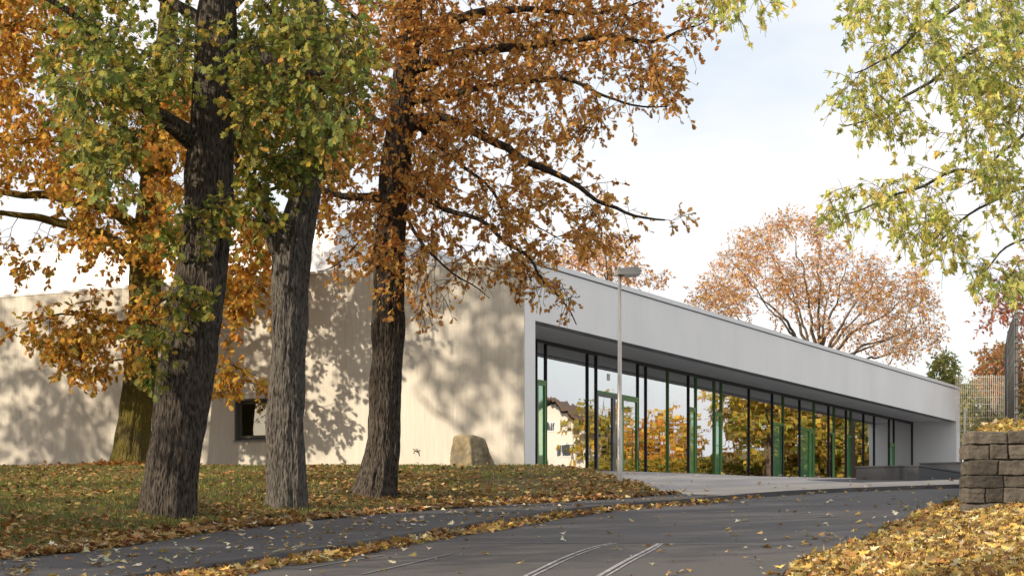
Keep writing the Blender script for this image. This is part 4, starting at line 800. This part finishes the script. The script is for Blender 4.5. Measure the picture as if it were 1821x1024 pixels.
# low scrub at the foot of the pale fence
sx = [(x, df-1.0-random.random()) for x in np.linspace(a[0]-.3, b[0]+1, 9)]
sc_ = empty('scrub_bush', (a[0]+.6, df-1.2, a[2]-.9), 'low grey green scrub under the pale wire fence', 'shrub'); n = 2600
p = np.c_[rng.uniform(-.35, 3.2, n), rng.uniform(-.6, .6, n), rng.beta(1.5, 1.3, n)*1.35]; p[:,2] *= .75+.4*fbm(np.c_[p[:,0]*1.5, p[:,1], 0*p[:,0]], 8)
link('foliage', leaves_mesh('foliage', SIMPLE, p, rng.normal(0, 1, (n,3))+(0,0,.6), rng.normal(0, 1, (n,3)), rng.uniform(.07, .16, n), palette(n, [(.10,.12,.04), (.20,.18,.08), (.28,.22,.09)], [.4,.35,.25])), MATS['leaf'], sc_)
m = MB()
for _ in range(24):
    q = rng.uniform((-.2,-.4), (3.2,.4)); m.tube([(q[0], q[1], -.6), (q[0]+rng.normal(0,.1), q[1], .2), (q[0]+rng.normal(0,.25), q[1], .9)], [.012,.01,.004], 4)
m.build('stems', MATS['twig'], sc_)
# two dark concrete seat blocks
def seat(pxl, pxr, pyt, d, ln, label):
    c = np.array(((pxr-CX)/F*d, d)); zt = EYE+(HY-pyt)/F*d; w = (pxr-pxl)/F*d/UY; zg = gz(c[0], c[1]); o = empty('concrete_bench', (c[0], c[1], zg), label, 'bench', 'concrete seat blocks on the forecourt'); m = MB()
    f = lambda T, N: (U[0]*T+L_[0]*N, U[1]*T+L_[1]*N)
    m.box(0, ln, 0, w, -.3, zt-zg-.05, f); m.build('base', MATS['dark_concrete'], o, .012); m = MB(); m.box(-.015, ln+.015, -.015, w+.015, zt-zg-.048, zt-zg, f); m.build('seat', MATS['dark_concrete'], o, .01)
seat(1531, 1634, 826, 48.6, 5.0, 'dark concrete seat block nearer the glass front'); seat(1645, 1735, 820, 56.0, 4.0, 'dark concrete seat block half hidden behind the other one')

# ------------------------------------------------------------------ grass and fallen leaves
def pick(n, ylo, yhi, qlo, qhi, poly=None, dens=None, pw=1.0):
    y = ylo+(yhi-ylo)*rng.random(n)**pw; x = rng.uniform(qlo, qhi, n)*y; k = np.ones(n, bool)
    if poly is not None: k &= inpoly(x, y, poly)
    if dens is not None: k &= rng.random(n) < dens(x, y)
    return x[k], y[k]
def ground_leaves(x, y, z, label, cols, wts, size, tpl=MAPLE, tilt=.6, lift=.05, mt='dry_leaf'):
    n = len(x); pos = np.c_[x, y, z+.008+rng.random(n)**2*lift]; th = rng.uniform(0, 6.283, n); ax = np.c_[np.cos(th), np.sin(th), rng.normal(0, tilt*.6, n)]
    nr = np.c_[rng.normal(0, tilt, (n, 2)), np.ones(n)]; sz = size*rng.uniform(.35, 1.3, n)
    return tag(link('fallen_leaves', leaves_mesh('fallen_leaves', tpl, pos, ax, nr, sz, palette(n, cols, wts, .22)), MATS[mt]), label, 'leaves', None, 'stuff')
BROWN = [(.20,.095,.035), (.30,.15,.05), (.38,.23,.085), (.13,.065,.03), (.46,.36,.15)]
YELL = [(.50,.33,.085), (.57,.42,.14), (.35,.22,.07), (.19,.115,.05), (.54,.46,.27), (.30,.265,.08)]
PALE = [(.55,.47,.33), (.48,.34,.12), (.30,.18,.07), (.62,.56,.45)]
n = 150000; x, y = pick(n, 21, 62, -.275, .09, LAWN, lambda x, y: np.clip((.95-.55*smooth01((x+4)/6))*(.35+1.1*fbm(np.c_[x*.8, y*.5, 0*x], 14, 3)), 0, 1), 1.5); k = len(x)
gcol = palette(k, [(.10,.135,.03), (.15,.175,.04), (.22,.20,.06), (.27,.21,.085)], [.36,.3,.2,.14], .2, fbm(np.c_[x*.7, y*.7, 0*x], 15, 3))
tag(link('grass', leaves_mesh('grass', BLADE, np.c_[x, y, lawnz(x, y)-.01], np.c_[rng.normal(0, .45, (k,2)), np.ones(k)], rng.normal(0, 1, (k,3)), rng.uniform(.045, .12, k), gcol, rng.uniform(.008, .016, k)), MATS['grass_blade']), 'short green grass growing among the fallen leaves', 'grass', None, 'stuff')
x, y = pick(100000, 21, 62, -.275, .10, LAWN, lambda x, y: np.clip(.17+.66*smooth01((fbm(np.c_[x*.45, y*.3, 0*x], 16, 3)-.42)*5)*(.6+.5*smooth01((x+8)/6)), 0, 1), 1.2)
ground_leaves(x, y, lawnz(x, y), 'brown oak leaves scattered over the grass bank', BROWN, [.26,.28,.22,.12,.12], .095, OAK, .55, .06)
x, y = pick(260000, 18, 43, -.275, .12, None, lambda x, y: np.where(pdist(x, y, offset(E_, .28)) < .30+.6*(fbm(np.c_[x*.6, y*.6, 0*x], 17)-.5), .42, 0), 1.2)
z = np.maximum(G(x, y)+.01, np.where(inpoly(x, y, LAWN), lawnz(x, y), -99)); ground_leaves(x, y, z, 'drift of tan leaves along the back of the footpath', BROWN+PALE, [.2,.22,.2,.1,.1,.06,.06,.06,.05], .11, MAPLE, .5, .05)
x, y = pick(90000, 17, 58, -.275, .28, None, lambda x, y: np.where(pdist(x, y, offset(K_, .38)) < .30+.5*(fbm(np.c_[x*.7, y*.7, 0*x], 18)-.5), .95*np.where(y < 39.5, 1, .08), 0), 1.2)
z = roadz(x, y); ground_leaves(x, y, z, 'ribbon of yellow brown leaves lying in the gutter by the kerb', YELL[:5]+BROWN[:3], [.15,.12,.16,.13,.10,.14,.14,.1], .11, MAPLE, .5, .06)
PAVE = np.vstack((E_, ks[::-1])); x, y = pick(5000, 17, 44, -.275, .1, PAVE, lambda x, y: .6+0*x); ground_leaves(x, y, G(x, y)+.006, 'single pale leaves lying on the dark footpath', PALE, [.3,.25,.25,.2], .10, MAPLE, .3, .015)
ROAD = np.vstack((K_, R_[::-1])); x, y = pick(9000, 17, 60, -.2, .26, ROAD, lambda x, y: .045+.35*np.exp(-pdist(x, y, R_)/.9)+.10*np.exp(-pdist(x, y, K_)/1.2)); ground_leaves(x, y, roadz(x, y)+.008, 'single leaves scattered over the dark road', PALE+YELL[:3], [.22,.15,.18,.15,.1,.1,.1], .10, MAPLE, .35, .015)
x, y = pick(9000, 42, 66, .03, .25, None, lambda x, y: np.where(pdist(x, y, E_) < 1.5, .3, .02)); ground_leaves(x, y, G(x, y)+.012, 'few small leaves blown over the paved forecourt', PALE+BROWN[:2], [.2,.2,.2,.1,.15,.15], .10, MAPLE, .3, .01)
x, y = pick(165000, 17, 42, .08, .30, VERGE, lambda x, y: np.clip(.22+.3*fbm(np.c_[x*1.2, y*1.2, 0*x], 19)+.1, 0, 1)*smooth01((pdist(x, y, R_)-.0+1.1*(fbm(np.c_[x*.8, y*.8, 0*x], 23)-.5))/.5+.15), 1.3); ground_leaves(x, y, vergez(x, y)+.01, 'thick carpet of yellow maple leaves on the right verge', YELL+BROWN[:4], [.17,.13,.16,.13,.13,.08,.06,.06,.05,.05], .095, MAPLE, .85, .07)
x, y = pick(14000, 31.3, 44, .2, .32, None, lambda x, y: np.where(x > bankx0+.12+(y-31.4)*.2535, .6, 0)); ground_leaves(x, y, bankz(x, y), 'golden leaves lying on the bank above the stone wall', YELL, [.3,.2,.2,.1,.1,.1], .105, MAPLE, .7, .10)
x = rng.normal(0, .9, 1500); y = rng.normal(0, .7, 1500)-.2; x += D.base[0]; y += D.base[1]; ground_leaves(x, y, lawnz(x, y)+.1*np.exp(-((x-D.base[0])**2+(y-D.base[1])**2)), 'rusty leaves heaped round the foot of the mossy oak', [(.42,.19,.05), (.34,.14,.04), (.5,.28,.08)], [.4,.35,.25], .15, OAK, .7, .12)
